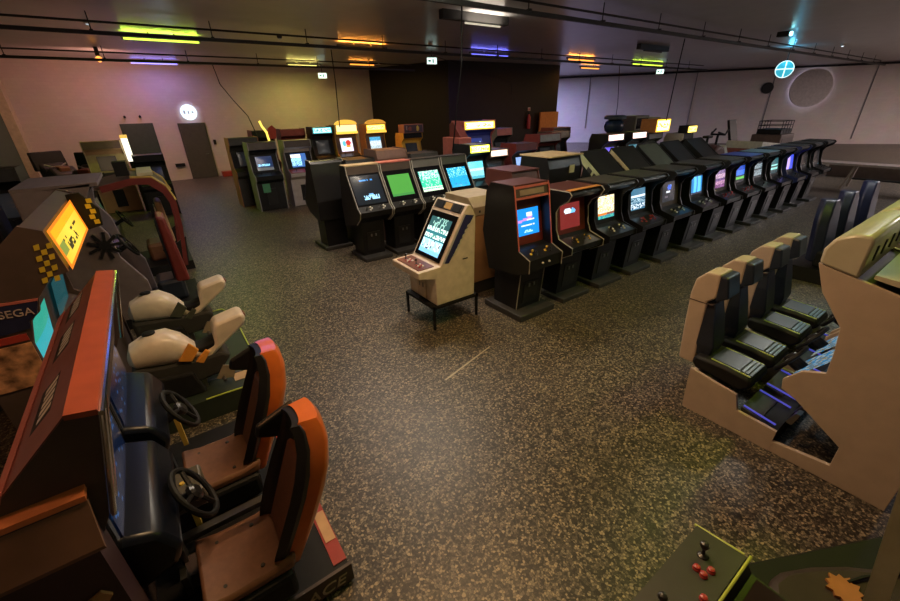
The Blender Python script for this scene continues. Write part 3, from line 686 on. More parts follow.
L0 = Vector((-.3, 2.45, 0))
t = thing('twin_racing_machine', 'large twin racing machine with a red sloped top and two orange bucket seats', 'driving arcade machine', L0)
o = MB().box(-1.15, .33, 1.58, 3.36, 0, .15).build('base_platform', MATTE, t, L0, bevel=.006)
MB().box(.25, .33, 1.62, 3.32, .15, .156).build('red_edge_plate', RED, o, L0)
MB().box(.262, .325, 1.78, 2.02, .156, .160).build('tape_label', mat('tan_tape', (.55, .33, .17)), o, L0)
MB().box(-.5, .34, 1.565, 1.585, .02, .165).build('side_rail', DBROWN, o, L0)
lettering('RACE', .11, Matrix.Translation((.13-.3+.3, 1.563, .075)) @ Matrix.Rotation(R(90), 4, 'X'), mat('worn_letters', (.42, .33, .25)), o, shear=.25, width=1.15).data.transform(Matrix.Translation(-L0))
MB().box(-.45, .26, 2.19, 2.24, .28, .32).build('seat_rail', STEEL, t, L0)
MB().box(-.45, .20, 1.98, 2.12, .15, .26).build('tunnel', DBROWN, t, L0)
racing_seat(t, .0, 1.80, L0, ORANGE); racing_seat(t, .0, 2.60, L0, ORANGE)
# housing
MB().prism([(-.40,1.655),(-.46,1.69),(-.70,1.46),(-.74,1.40),(-.80,.15),(-.62,.15),(-.60,1.0),(-.50,1.25)], 1.64, 3.28, 'y').build('housing', DBROWN, t, L0)
top = MB().add([(-.46,1.62,1.695),(-.46,3.30,1.695),(-.72,3.30,1.445),(-.72,1.62,1.445),(-.47,1.62,1.68),(-.47,3.30,1.68),(-.73,3.30,1.43),(-.73,1.62,1.43)], [(0,1,2,3),(7,6,5,4),(0,4,5,1),(1,5,6,2),(2,6,7,3),(3,7,4,0)]).build('sloped_top', mat('maroon_top', (.17, .055, .05), .45), t, L0)
def slopept(u, y, off=.003):                # u along the slope from the ridge
    return (-.46-.26*u+off*.69, y, 1.695-.25*u+off*.72)
for y0 in (1.86, 2.45, 2.95):
    b = MB()
    v_ = MB().add([slopept(.34, y0-.02), slopept(.34, y0+.30), slopept(.68, y0+.30), slopept(.68, y0-.02)], [(0,1,2,3)]).build('vent', MATTE, top, L0)
    for k in range(5):
        ya = y0+.008+k*.055
        b.add([slopept(.38, ya+.02, .006), slopept(.38, ya+.055, .006), slopept(.64, ya+.035, .022), slopept(.64, ya, .022)], [(0,1,2,3)])
    b.build('louvre', mat('louvre_glare', (.85, .85, .84), .15), v_, L0)  # white base colour stands for light reflected off the slats
MB().prism([(-.37,1.66),(-.375,1.685),(-.46,1.70),(-.462,1.68)], 1.61, 3.31, 'y').build('red_top_strip', mat('bright_red_laminate', (.36, .075, .035), .45), t, L0)
MB().prism([(-.685,1.487),(-.735,1.437),(-.745,1.40),(-.70,1.45)], 1.61, 3.31, 'y').build('pink_top_strip', PINKRED, t, L0)
for y0, y1 in ((1.615, 1.64), (3.28, 3.305)):
    MB().prism([(-.375,1.67),(-.46,1.69),(-.72,1.44),(-.76,1.38),(-.80,.15),(-.62,.15),(-.60,1.0),(-.485,1.22)], y0, y1, 'y').build('side_panel', DBROWN, t, L0)
MB().prism([(1.64, 1.40), (1.57, 1.385), (1.50, 1.19), (1.50, .15), (1.64, .15)], -1.3, -.52, 'x').build('side_cabinet', PURPLE, t, L0)
MB().prism([(1.63, 1.405), (1.565, 1.39), (1.56, 1.37), (1.64, 1.385)], -1.3, -.50, 'x').build('ledge_strip', mat('lit_ledge_tone', (.5, .15, .05)), t, L0)  # orange tone paints the light falling on the ledge from above
MB().prism([(1.565, 1.37), (1.495, 1.20), (1.50, 1.18), (1.58, 1.36)], -1.3, -.50, 'x').build('bevel_panel', mat('brown_panel', (.16, .085, .055)), t, L0)
bd = MB().prism([(-.98,.86),(-.62,.98),(-.575,1.0),(-.55,.96),(-.60,.90),(-.98,.76)], 1.488, 1.502, 'y').build('badge', mat('tan_badge', (.36, .20, .09)), t, L0)
lettering('SEGA', .085, Matrix.Translation((-.74, 1.486, .90)) @ Matrix.Rotation(R(90), 4, 'X') @ Matrix.Rotation(R(17), 4, 'Z'), INK, bd).data.transform(Matrix.Translation(-L0))
fr = MB()
for y in (1.62, 1.725, 3.30): fr.tube([(-.362, y, 1.67), (-.472, y, 1.21)], .009, 8)
fr.tube([(-.365, 1.6, 1.67), (-.365, 3.31, 1.67)], .010, 8).build('chrome_trim', CHROME, t, L0)
MB().prism([(-.365,1.66),(-.475,1.21),(-.485,1.21),(-.375,1.66)], 1.63, 1.72, 'y').build('gold_side_trim', mat('gold_trim', (.26, .19, .07), .4), t, L0)
n8 = rnd(41)
gdim = lambda u, v: ((.003, .012, .04) if n8(u, v) < .93 else (.03, .14, .4)) if .1 < v < .9 else (.005, .008, .03)
for y0 in (1.68, 2.50):
    s = MB().box(-.62, -.52, y0-.02, y0+.78, .96, 1.30).build('monitor_surround', GLASS, t, L0, bevel=.02)
    e = bpy.data.objects.new('screen_mount', None)
    bpy.data.objects.remove(e)
    p = pic('screen', (0, 0), (0, .34), .66, gdim, SCREENDIM, t, off=.0, bulge=.012)
    p.matrix_local = Matrix.Translation(Vector((-.515, y0+.38, .96))-L0) @ Matrix.Rotation(R(90), 4, 'Z')
    MB().prism([(-.62,.62),(-.38,.70),(-.34,.80),(-.40,.93),(-.52,.98),(-.62,.98)], y0+.02, y0+.74, 'y').build('dashboard', mat('gloss_navy', (.005, .007, .015), .3, spec=.35), t, L0, bevel=.03, smooth=True)
    steering(t, -.27, y0+.32, .80, L0)
    for dy in (.22, .40):
        MB().box(-.46, -.43, y0+dy, y0+dy+.08, .22, .36).build('pedal', STEEL, t, L0)
    MB().box(-.36, -.33, y0+.58, y0+.62, .3, .62).build('shift_post', mat('brass_post', (.6, .4, .08), .35), t, L0)
MB().box(-.52, -.24, 2.14, 2.36, .55, .68).build('centre_console', mat('console_grey', (.10, .09, .07), .4), t, L0, bevel=.015)
for dx in (-.44, -.34): MB().lathe([(.014, 0), (.012, .008), (0, .008)], 10, Matrix.Translation((dx, 2.24, .68))).build('button', BTNYEL, t, L0)

# ================================================================== motorbike machine
L0 = Vector((-.3, 4.6, 0))
t = thing('motorbike_machine', 'twin motorbike riding machine with two cream bikes and a glowing gold marquee', 'riding arcade machine', L0)
p = MB().prism([(-.6, 3.72), (.28, 3.70), (.37, 3.80), (.37, 5.45), (.28, 5.72), (-.6, 5.72)], 0, .22, 'z').build('platform', MATGRN, t, L0)
MB().tube([(-.15, 3.72, .225), (.29, 3.70, .225)], .008, 6).tube([(.37, 3.80, .225), (.37, 5.45, .225), (.28, 5.72, .225), (.0, 5.72, .225)], .008, 6).build('edge_trim', TRIMGRN, p, L0)
MB().box(-.2, .36, 4.02, 4.03, .222, .226).box(-.2, .36, 4.9, 4.91, .222, .226).build('seam_line', GREY, p, L0)
MB().box(.12, .32, 3.86, 4.0, .222, .226).build('sticker', mat('tan_sticker', (.45, .3, .16)), p, L0)
def bike(cy, splash):
    z0 = -.02
    def ring(x, zb, zt, w, n=14, pw=1.5):
        P = []
        for k in range(n):
            a = 2*PI*k/n; cz = (zb+zt)/2; hz = (zt-zb)/2
            c, s_ = math.cos(a), math.sin(a)
            P.append((x, cy+w*math.copysign(abs(c)**.75, c), z0+cz+hz*math.copysign(abs(s_)**.75, s_)))
        return P
    b = MB().loft([ring(-.60,.66,.74,.06), ring(-.56,.62,.83,.12), ring(-.42,.60,.895,.15), ring(-.28,.58,.89,.155), ring(-.18,.57,.81,.135), ring(-.10,.55,.69,.10), ring(-.05,.54,.64,.085)]).build('tank', WHITE, t, L0, smooth=True)
    MB().prism([(-.12,.50),(-.04,.60),(.05,.64),(.075,.80),(.10,.845),(.33,.89),(.365,.84),(.34,.77),(.10,.60),(-.06,.48)], cy-.115, cy+.115, 'y').build('tail', WHITE, t, L0, bevel=.028, smooth=True)
    MB().box(.345, .372, cy-.05, cy+.05, .815, .85).build('tail_lamp', REDDK, t, L0, bevel=.01)
    MB().loft([ring(-.13,.58,.69,.09), ring(-.04,.60,.68,.10), ring(.04,.62,.70,.10), ring(.08,.62,.73,.09)]).build('saddle', MATTE, t, L0, smooth=True)
    MB().lathe([(.05, 0), (.05, .012), (.03, .018), (0, .018)], 16, Matrix.Translation((-.40, cy, z0+.893))).build('fuel_cap', MATTE, b, L0)
    for sg in (-1, 1):
        MB().prism([(-.14,.54),(-.03,.63),(.0,.60),(-.08,.50)], cy+sg*.10, cy+sg*.135, 'y').build('side_cover', splash, t, L0, bevel=.01)
        f = MB().prism([(-.02,.34),(.06,.46),(.16,.42),(.12,.30)], cy+sg*.19, cy+sg*.205, 'y').build('footrest_plate', mat('grey_plate', (.3, .24, .18), .35), t, L0)
        MB().tube([(.04, cy+sg*.2, .34), (.04, cy+sg*.28, .34)], .014, 8).build('footpeg', STEEL, f, L0)
    MB().prism([(-.60,.40),(-.60,.62),(-.1,.56),(.10,.56),(.16,.5),(.02,.34),(-.3,.30)], cy-.13, cy+.13, 'y').build('lower_fairing', DGREY, t, L0, bevel=.03)
    MB().prism([(-.56,.22),(-.50,.5),(-.18,.46),(-.12,.22)], cy-.17, cy+.17, 'y').build('engine_block', BLACK2, t, L0, bevel=.02)
    MB().box(-.3, -.1, cy-.08, cy+.08, .22, .4).build('pivot_post', STEEL, t, L0)
    MB().prism([(-.26,.60),(-.14,.75),(-.08,.66),(-.16,.56)], cy-.15, cy-.125, 'y').build('flank_decal', splash, b, L0, bevel=.008)
bike(4.02, ORANGEP); bike(5.10, GREENGREY)
MB().prism([(-.66,1.63),(-.70,1.91),(-.80,1.96),(-1.30,1.50),(-1.30,.05),(-.72,.05),(-.72,.7),(-1.06,.93),(-1.0,1.36),(-.9,1.58)], 3.74, 5.5, 'y').build('housing', DBROWN, t, L0)
for y0, y1 in ((3.70, 3.74), (5.5, 5.54)):
    MB().prism([(-.655,1.62),(-.69,1.92),(-.80,1.97),(-1.31,1.51),(-1.31,0),(-.70,0),(-.70,.7),(-1.0,.95),(-1.0,1.15),(-.95,1.33),(-.89,1.38),(-.86,1.48),(-.76,1.60)], y0, y1, 'y').build('side_panel', DBROWN, t, L0)
b = MB()
for i in range(3):
    for k in range(7):
        if (i+k) % 2 == 0:
            z = 1.84-.038*k; x = -.672-.032*i-.006*k; b.prism([(x, z), (x-.03, z-.006), (x-.034, z-.04), (x-.006, z-.036)], 3.693, 3.699, 'y')
b.build('checker_decal', mat('yellow_check', (.6, .45, .03)), t, L0)
bp = MB().prism([(-.87,1.47),(-.90,1.385),(-.96,1.335),(-.97,1.28),(-1.30,1.26),(-1.30,1.51)], 3.690, 3.700, 'y').build('logo_panel', NAVY, t, L0)
MB().prism([(-.865,1.48),(-.87,1.465),(-1.30,1.49),(-1.30,1.508)], 3.686, 3.698, 'y').build('panel_edge', PINKRED, bp, L0)
lettering('SEGA', .075, Matrix.Translation((-1.0, 3.686, 1.405)) @ Matrix.Rotation(R(90), 4, 'X') @ Matrix.Rotation(R(-4), 4, 'Z'), mat('grey_letters', (.4, .32, .32)), bp).data.transform(Matrix.Translation(-L0))
MB().box(-1.30, -1.005, 3.690, 3.700, 1.20, 1.25).build('red_stripe', RED, t, L0)
MB().box(-1.30, -1.005, 3.690, 3.700, .85, 1.18).build('pattern_panel', mat('tan_pattern', (.42, .22, .12), .5, var=.9, scale=12), t, L0)
b = MB().prism([(-.70,1.60),(-.52,1.64),(-.50,1.80),(-.60,1.96),(-.70,1.95)], 5.12, 5.16, 'y').build('marquee_wing', MATTE, t, L0)
c = MB()
for k in range(5): c.prism([(-.53-.02*(k % 2), 1.66+.05*k), (-.57-.02*(k % 2), 1.66+.05*k), (-.57-.02*(k % 2), 1.70+.05*k), (-.53-.02*(k % 2), 1.70+.05*k)], 5.112, 5.119, 'y')
c.build('checker_decal', mat('yellow_check_far', (.6, .45, .03)), b, L0)
n9 = rnd(51)
def ggold(u, v):
    e = min(u, 1-u)*1.6; q = min(v, 1-v)
    if e < .08 or q < .06: return (.85, .22, .01)
    if u < .2 and .3 < v < .6: return (.25, .30, .05)
    if .50 < v < .60 and .2 < u < .75 and n9(u, v) < .8: return (.06, .04, .01)
    if .24 < v < .42 and .25 < u < .6 and n9(u, v) < .75: return (.05, .04, .01)
    k = 1-abs(u-.45)*1.4; return (1., .48+.25*k, .02+.05*k) if v < .75 else (1., .45, .01)
p = pic('marquee', (0, 0), (0, .29), 1.38, ggold, picture('gold_sign', 1.25, .4), t, off=.012, nx=40, ny=14)
p.matrix_local = Matrix.Translation(Vector((-.648, 4.42, 1.62))-L0) @ Matrix.Rotation(R(90), 4, 'Z') @ Matrix.Rotation(R(-8), 4, 'X')
gcy = lambda u, v: (.05, .75, .85) if v < .6 else (.05, .7, .5)
for y0 in (4.05, 5.05):
    p = pic('screen', (0, 0), (-.05, .34), .62, gcy if y0 < 4.5 else (lambda u, v: (.01, .12, .14)), SCREENDIM, t, off=.0, bulge=.015)
    p.matrix_local = Matrix.Translation(Vector((-1.035, y0, .93))-L0) @ Matrix.Rotation(R(90), 4, 'Z')

# ================================================================== grey sit-down racer behind the bikes, with a blue lit dash and a red seat
L0 = Vector((-.5, 6.9, 0))
t = thing('grey_racing_machine', 'grey sit-down racing machine with a red backed seat behind the motorbike machine', 'driving arcade machine', L0)
LG = mat('mauve_grey_panel', (.17, .14, .155), .5)
MB().box(-1.4, .12, 6.35, 7.5, 0, .14).build('base_platform', MATTE, t, L0)
MB().prism([(-.62,1.84),(-1.3,1.84),(-1.3,.14),(-.70,.14),(-.70,.9),(-.95,1.05),(-.85,1.6)], 6.42, 7.42, 'y').build('housing', MATTE, t, L0)
for y0, y1 in ((6.36, 6.42), (7.42, 7.48)):
    MB().prism([(-.60,1.90),(-1.3,1.86),(-1.32,.0),(-.40,.0),(-.42,.62),(-.60,.98),(-.63,1.30),(-.74,1.52),(-.70,1.72)], y0, y1, 'y').build('side_panel', LG, t, L0, bevel=.01)
MB().box(-1.3, -.55, 6.36, 7.48, 1.86, 1.90).build('top_panel', LG, t, L0)
p = pic('screen', (0, 0), (.06, .42), .7, lambda u, v: (.01, .05, .15) if v > .3 else (.02, .2, .5), SCREENDIM, t, bulge=.015)
p.matrix_local = Matrix.Translation(Vector((-.86, 6.92, 1.12))-L0) @ Matrix.Rotation(R(90), 4, 'Z')
MB().prism([(-.95,.9),(-.62,.92),(-.60,1.0),(-.78,1.12),(-.95,1.10)], 6.5, 7.34, 'y').build('dashboard', GLASS, t, L0, bevel=.02)
steering(t, -.52, 6.9, 1.0, L0, .17)
MB().lathe([(.02, -.02), (.2, 0), (.24, .10), (.2, .2), (.08, .27), (0, .28)], 18, Matrix.Translation((-.86, 6.6, 1.10))).build('dash_hood', mat('gloss_blue_black_hood', (.012, .02, .04), .1), t, L0, smooth=True)
b = MB()
for k in range(9):
    a = R(40*k); b.prism([(-.70+.05*math.cos(a-.3), 1.16+.05*math.sin(a-.3)), (-.70+.05*math.cos(a+.3), 1.16+.05*math.sin(a+.3)), (-.70+.17*math.cos(a+.1), 1.16+.17*math.sin(a+.1)), (-.70+.17*math.cos(a-.1), 1.16+.17*math.sin(a-.1))], 6.325, 6.345, 'y')
b.lathe([(.06, -.012), (.06, .012), (0, .012)], 12, Matrix.Translation((-.70, 6.335, 1.16)) @ Matrix.Rotation(R(90), 4, 'X')).build('dark_rosette', MATTE, t, L0)
MB().box(-.36, -.02, 6.66, 7.14, .14, .46).build('seat_cushion', SEATBLU, t, L0, bevel=.05)
MB().prism([(-.12,.40),(.05,.40),(-.02,1.34),(-.12,1.36)], 6.66, 7.14, 'y').build('seat_back', REDDK, t, L0, bevel=.03)
MB().prism([(-.14,.46),(-.11,.46),(-.115,1.30),(-.15,1.26)], 6.70, 7.10, 'y').build('back_pad', SEATBLU, t, L0, bevel=.01)

# ================================================================== cabin machine with a red and yellow arched frame
L0 = Vector((-.4, 9.1, 0))
t = thing('cabin_racing_machine', 'enclosed cabin racing machine with a red and yellow arched side frame', 'driving arcade machine', L0)
MB().box(-1.25, .2, 8.5, 9.75, 0, .16).build('base_platform', MATTE, t, L0)
arch = [(-.72,1.60),(-.30,1.68),(-.02,1.66),(.14,1.50),(.22,1.25),(.20,.8),(.10,.10)]
for y0, y1 in ((8.46, 8.52), (9.72, 9.78)):
    inner = [(x-.07 if x > -.1 else x, z-.10 if z > .5 else z) for x, z in arch]
    b = MB()
    for (a, c), (ai, ci) in zip(zip(arch, arch[1:]), zip(inner, inner[1:])): b.prism([a, c, ci, ai], y0, y1, 'y')
    f = b.build('arch_frame', REDDK, t, L0)
    MB().tube([(x, (y0+y1)/2, z+.012) for x, z in arch[1:5]], .022, 8).build('yellow_edge', mat('dull_yellow', (.4, .28, .06)), f, L0)
    MB().prism([(-.10,.10),(.12,.10),(.20,.62),(-.02,.50),(-.20,.45)], y0+.01, y1-.01, 'y').build('lower_panel', BLACK2, t, L0)
MB().loft([[(x, 8.5, z), (x, 9.74, z), (x, 9.74, z-.05), (x, 8.5, z-.05)] for x, z in [(-1.25,1.52)]+arch[:5]]).build('roof', DBROWN, t, L0)
MB().box(-.20, .02, 8.6, 9.6, 1.69, 1.735).build('roof_panel', mat('dusty_white', (.5, .45, .3)), t, L0)
MB().box(-.48, -.30, 8.7, 9.0, 1.70, 1.92).build('roof_box', MATTE, t, L0)
MB().prism([(-1.25,0),(-.75,0),(-.72,.8),(-.95,1.0),(-.85,1.52),(-1.25,1.55)], 8.54, 9.7, 'y').build('housing', BLACK, t, L0)
p = pic('screen', (0, 0), (.05, .4), .7, lambda u, v: (.05, .12, .06) if v < .5 else (.12, .1, .06), SCREENDIM, t, bulge=.015)
p.matrix_local = Matrix.Translation(Vector((-.86, 9.12, 1.03))-L0) @ Matrix.Rotation(R(90), 4, 'Z')
steering(t, -.6, 9.12, .95, L0, .16)
MB().box(-.42, -.02, 8.85, 9.4, .16, .48).build('seat_cushion', LEATHER, t, L0, bevel=.05)
MB().prism([(-.12,.45),(.04,.45),(-.0,1.2),(-.10,1.22)], 8.85, 9.4, 'y').build('seat_back', mat('tan_seat', (.35, .22, .12)), t, L0, bevel=.04)
for k in range(3): MB().box(-.13, -.115, 8.9, 9.35, .62+.18*k, .74+.18*k).build('seat_rib', PAPER, t, L0)

# ================================================================== dark uprights along the left wall
nb = rnd(61)
cab('dark upright with a small colourful screen beside the motorbike machine', -1.95, 5.35, 0, T_TALL, .7, g_blob((.01, .01, .02), [(.3, .7, .12, .2, (.1, .7, .3)), (.6, .7, .18, .15, (.8, .25, .2)), (.5, .45, .3, .12, (.2, .3, .95)), (.3, .2, .1, .25, (.1, .4, .95))]), side=PURPLE, marq=REDDK, detail=1, zs=.95)
cab('dark upright with its screen off behind the grey racing machine', -2.1, 7.4, 0, T_TALL, .75, None, side=NAVY, body=NAVY, marq=NAVY, detail=1, zs=1.05)
cab('dark grey upright beside the cabin racing machine', -2.1, 9.6, 0, T_TALL, .75, None, side=DGREY, marq=DGREY, detail=1, zs=1.02)

# ================================================================== pieces by the back wall
def ride(x, y, rz, label, body, acc):
    t = thing('ride_on_machine', label, 'riding arcade machine', (x, y, 0), rz)
    MB().box(-.6, .6, -.45, .45, 0, .25).build('base', MATTE, t)
    MB().prism([(-.45,.25),(-.5,.9),(-.2,1.15),(.1,1.0),(.35,1.25),(.5,1.2),(.45,.25)], -.35, .35).build('body', body, t, bevel=.08, smooth=True)
    MB().prism([(.30,1.0),(.42,1.58),(.52,1.58),(.5,1.0)], -.45, .45).build('screen_hood', MATTE, t, bevel=.03)
    MB().box(-.16, .16, -.4, -.05, .95, 1.14).build('seat', acc, t, bevel=.05)
    MB().tube([(-.3, .1, 1.2), (-.12, .05, 1.12), (.12, .05, 1.12), (.3, .1, 1.2)], .025).build('handlebar', STEEL, t)
    MB().box(-.3, .3, -.5, -.44, .4, .8).build('front_panel', mat('dull_front', (.2, .1, .05)), t)
    return t
ride(-2.45, 18.9, 30, 'dark ride-on machine with a brown seat in the back corner', DGREY, LEATHER)
ride(-1.55, 17.3, -20, 'dark ride-on machine with red trim beside the back corner one', BLACK, REDDK)
cab('pale upright with a bright white side sign near the green double door', -.92, 15.6, 0, T_TALL, .9, g_flat((.10, .07, .04)), sm=SCREENDIM, side=WOODTOP, body=TAN, marq=BROWN, bez=mat('yellow_bezel', (.4, .3, .12)), detail=1, zs=1.06)
t = thing('lit_sign', 'bright white and yellow lit sign standing beside the pale upright', 'sign', (-.36, 15.3, 0))
MB().box(-.05, .05, -.3, .3, 0, 1.42).build('post', MATTE, t); MB().box(-.07, .07, -.32, .32, 1.42, 2.05).build('light_box', glow('white_box', (1., .95, .75), 1.6), t, bevel=.02)
MB().box(-.08, .08, -.33, .33, 2.03, 2.10).build('cap', glow('yellow_cap', (1., .6, .12), .9), t)
cab('black upright with its screen off next to the bright white sign', .05, 14.2, 0, T_TALL, .7, None, side=MATTE, marq=MATTE, detail=1, zs=.88)

# ================================================================== cream linked twin racers by the aisle
CREAMP = mat('cream_machine_panel', (.50, .40, .32), .5, var=.06)
CREAMT = mat('cream_gloss_top', (.50, .47, .36), .28, var=.06)
SIDE = [(.62,1.60),(.545,1.41),(.385,1.20),(.36,1.02),(.35,.84),(.47,.79),(.56,.67),(.545,.59),(.435,.54),(.12,.32),(.12,.14),(.47,.10),(.47,0),(-.22,0),(-.22,1.47),(.2,1.50)]
def linked_racer(x0, label, group, seatmat, lean=0.):
    L0 = Vector((x0+.52, .5, 0)); x1 = x0+1.04
    t = thing('linked_racing_machine', label, 'driving arcade machine', L0, 0, group)
    MB().prism([(.75, .0), (.75, .20), (.47, .20), (.47, 0)], x0+.01, x1-.01).build('footwell_floor', MATTE, t, L0)
    b = MB().prism([(1.17, 0), (1.19, .42), (.80, .36), (.76, .22), (.47, .20), (.47, 0)], x0, x0+.03).prism([(1.17, 0), (1.19, .42), (.80, .36), (.76, .22), (.47, .20), (.47, 0)], x1-.03, x1)
    b.box(x0+.03, x1-.03, 1.14, 1.175, 0, .40).build('seat_base', CREAMP, t, L0)
    for xa in (x0, x1-.035): MB().prism(SIDE, xa, xa+.035).build('side_panel', CREAMP, t, L0, bevel=.004)
    MB().prism([(.50,1.56),(.30,1.22),(.28,.86),(.38,.78),(.40,.58),(.08,.32),(.08,.02),(-.20,.02),(-.20,1.45),(.2,1.48)], x0+.035, x1-.035).build('housing', DGREY, t, L0)
    h = MB().prism([(.615,1.60),(.62,1.70),(.585,1.78),(.50,1.825),(.42,1.83),(.40,1.80),(.40,1.55)], x0-.01, x1-.01).build('rounded_top', CREAMT, t, L0, bevel=.02, smooth=True)
    for k in range(4): MB().box(x0+.16+k*.22, x0+.19+k*.22, .392, .402, 1.64, 1.74).build('slot', INK, h, L0)
    MB().prism([(.34,1.56),(.34,1.585),(-.21,1.55),(-.21,1.47)], x0+.04, x1-.04).build('top_lid', CREAMT, t, L0)
    ng = rnd(int(x0*10))
    def gi(u, v):
        k = ng(u, v)
        if abs(v-.5) < .03 or u < .02 or u > .98: return (.45, .6, .7)
        return (.06, .32, .62) if k < .45 else ((.5, .6, .62) if k < .75 else (.28, .24, .12))
    for j in range(2):
        cx = x0+.24+j*.50
        p = pic('instruction_strip', (.545, .675), (.365, .93), .40, gi, picture('strip_light', .55), t, off=.012, nx=16, ny=12)
        p.location = Vector((cx, 0, 0))-L0
        p = pic('screen', (.31, .98), (.42, 1.48), .40, lambda u, v: (.02, .03, .05), SCREENDIM, t, off=.02); p.location = Vector((cx, 0, 0))-L0
        M = Matrix.Translation((cx, .60, .74)) @ Matrix.Rotation(R(-62), 4, 'X')
        w = MB().tube([M @ Vector((.13*math.cos(2*PI*k/20), .13*math.sin(2*PI*k/20), 0)) for k in range(21)], .017, 8).build('steering_wheel', MATTE, t, L0, smooth=True)
        MB().lathe([(.05, -.14), (.05, .01), (.03, .03), (0, .03)], 12, M).build('wheel_hub', MATTE, w, L0)
        MB().tube([M @ Vector((-.13, 0, 0)), M @ Vector((.13, 0, 0))], .014, 6).build('wheel_spoke', STEEL, w, L0)
        # seat
        c = MB().prism([(1.22, .46), (1.20, .53), (.95, .535), (.76, .51), (.73, .44), (.80, .37), (1.18, .41)], cx-.19, cx+.19).build('seat_cushion', MATTE, t, L0, bevel=.025, smooth=True)
        MB().prism([(1.08, .535), (1.08, .545), (.86, .532), (.86, .522)], cx-.13, cx+.13).build('seat_panel', SEATBLU, c, L0)
        for k in range(3): MB().prism([(.845-.03*k, .522-.004*k), (.845-.03*k, .534-.004*k), (.825-.03*k, .531-.004*k), (.825-.03*k, .519-.004*k)], cx-.13, cx+.13).build('seat_rib', mat('blue_grey_rib', (.09, .12, .19), .3), c, L0)
        for sg in (-.145, .145): MB().tube([(cx+sg, 1.08, .540), (cx+sg, .77, .516)], .006, 6).build('seat_piping', TRIMGRN, c, L0)
        MB().prism([(1.22,.40),(1.36,.40),(1.385,.75),(1.40,1.06),(1.385,1.20),(1.31,1.285),(1.20,1.295),(1.19,1.08),(1.25,1.02),(1.24,.80)], cx-.115, cx+.115).build('seat_shell', CREAMP, t, L0, bevel=.015)
        MB().box(cx-.117, cx+.117, 1.20, 1.404, 1.005, 1.012).build('shell_seam', DBROWN, t, L0)
        MB().prism([(1.205,1.285),(1.14,1.28),(1.10,1.10),(1.195,1.04)], cx-.115, cx+.115).build('headrest', seatmat, t, L0, bevel=.015)
        MB().loft([[(cx-w_, 1.255, z), (cx-w_, y_, z), (cx+w_, y_, z), (cx+w_, 1.255, z)] for z, w_, y_ in ((.50, .10, 1.12), (.62, .115, 1.10), (.85, .112, 1.15), (1.02, .085, 1.19))]).build('back_pad', seatmat, t, L0, bevel=.012)
        f = MB().prism([(.745, .205), (.745, .25), (.60, .22), (.60, .205)], cx-.2, cx+.2).build('foot_plate', DGREY, t, L0)
        for sg in (-.17, .17): MB().tube([(cx+sg, .74, .255), (cx+sg, .50, .215)], .008, 6).build('blue_edge', glow('blue_edge_light', (.12, .12, .9), .4), f, L0)
        for dx in (-.08, .08): MB().prism([(.42, .24), (.46, .25), (.42, .36), (.39, .36)], cx+dx-.04, cx+dx+.04).build('pedal', STEEL, t, L0)
    return t
linked_racer(3.50, 'cream twin racing machine with high backed seats, closest to the button control panel', 'linked cream racers', SEATBLU)
linked_racer(4.66, 'cream twin racing machine joined to the far side of the closest cream racer', 'linked cream racers', SEATBLU)
def black_seat_racer(x, label):
    L0 = Vector((x, 1.0, 0)); t = thing('sit_down_racing_machine', label, 'driving arcade machine', L0, 0, 'dark seated racers')
    MB().box(x-.38, x+.38, -.2, 1.75, 0, .22).build('base', BLACK, t, L0)
    MB().box(x-.3, x+.3, 1.0, 1.5, .22, .5).build('seat_cushion', MATTE, t, L0, bevel=.05)
    MB().loft([[(x-w_, y_+.12, z), (x-w_*.8, y_, z), (x+w_*.8, y_, z), (x+w_, y_+.12, z), (x+w_*.7, y_+.2, z), (x-w_*.7, y_+.2, z)] for z, w_, y_ in ((.3, .30, 1.42), (.6, .34, 1.44), (.9, .32, 1.48), (1.1, .24, 1.50), (1.22, .12, 1.52))]).build('seat_back', NAVY, t, L0, bevel=.02, smooth=True)
    MB().prism([(.55,1.2),(.6,1.55),(.45,1.62),(-.2,1.5),(-.2,.22),(.2,.22),(.35,.9)], x-.38, x+.38).build('housing', DGREY, t, L0, bevel=.02)
    M = Matrix.Translation((x, .72, .85)) @ Matrix.Rotation(R(-60), 4, 'X')
    MB().tube([M @ Vector((.14*math.cos(2*PI*k/18), .14*math.sin(2*PI*k/18), 0)) for k in range(19)], .018, 6).tube([M @ Vector((0, 0, 0)), M @ Vector((0, 0, -.3))], .03).build('steering_wheel', MATTE, t, L0)
    return t
black_seat_racer(8.3, 'dark sit-down racing machine with a black seat, next beyond the cream racers')
black_seat_racer(9.3, 'dark sit-down racing machine with a black seat, second beyond the cream racers')
black_seat_racer(10.7, 'dark sit-down racing machine with a black seat, third beyond the cream racers')

# ================================================================== control panel cabinet, low padded base, plank and leaf by the camera end
L0 = Vector((1.2, 0, 0))
t = thing('cocktail_cabinet', 'black low cabinet with red buttons, two joysticks and lime edge trim', 'arcade machine', L0)
MB().prism([(.28, 0), (.28, .82), (.32, .86), (.32, .895), (.14, .92), (.10, .86), (-.6, .86), (-.6, 0)], .75, 1.545).build('body', BLACK, t, L0)
cp = MB().prism([(.325, .893), (.325, .902), (.135, .925), (.135, .913)], .75, 1.545).build('control_panel', mat('olive_black_panel', (.03, .03, .024), .45), t, L0)
MB().tube([(1.55, .335, .893), (1.55, .145, .922)], .006, 8).build('edge_trim', TRIMGRN, t, L0)
MB().tube([(1.555, .125, .930), (.75, .125, .930)], .006, 8).build('rear_trim', TRIMGRN, t, L0)
MB().box(.77, 1.53, -.57, .08, .86, .868).build('lid', mat('dull_lid', (.02, .012, .014), .8, spec=.15), t, L0)
def pt(x, y): return (x-L0.x, y, .902+(.325-y)*.121)
tl = -math.atan2(.023, .19)
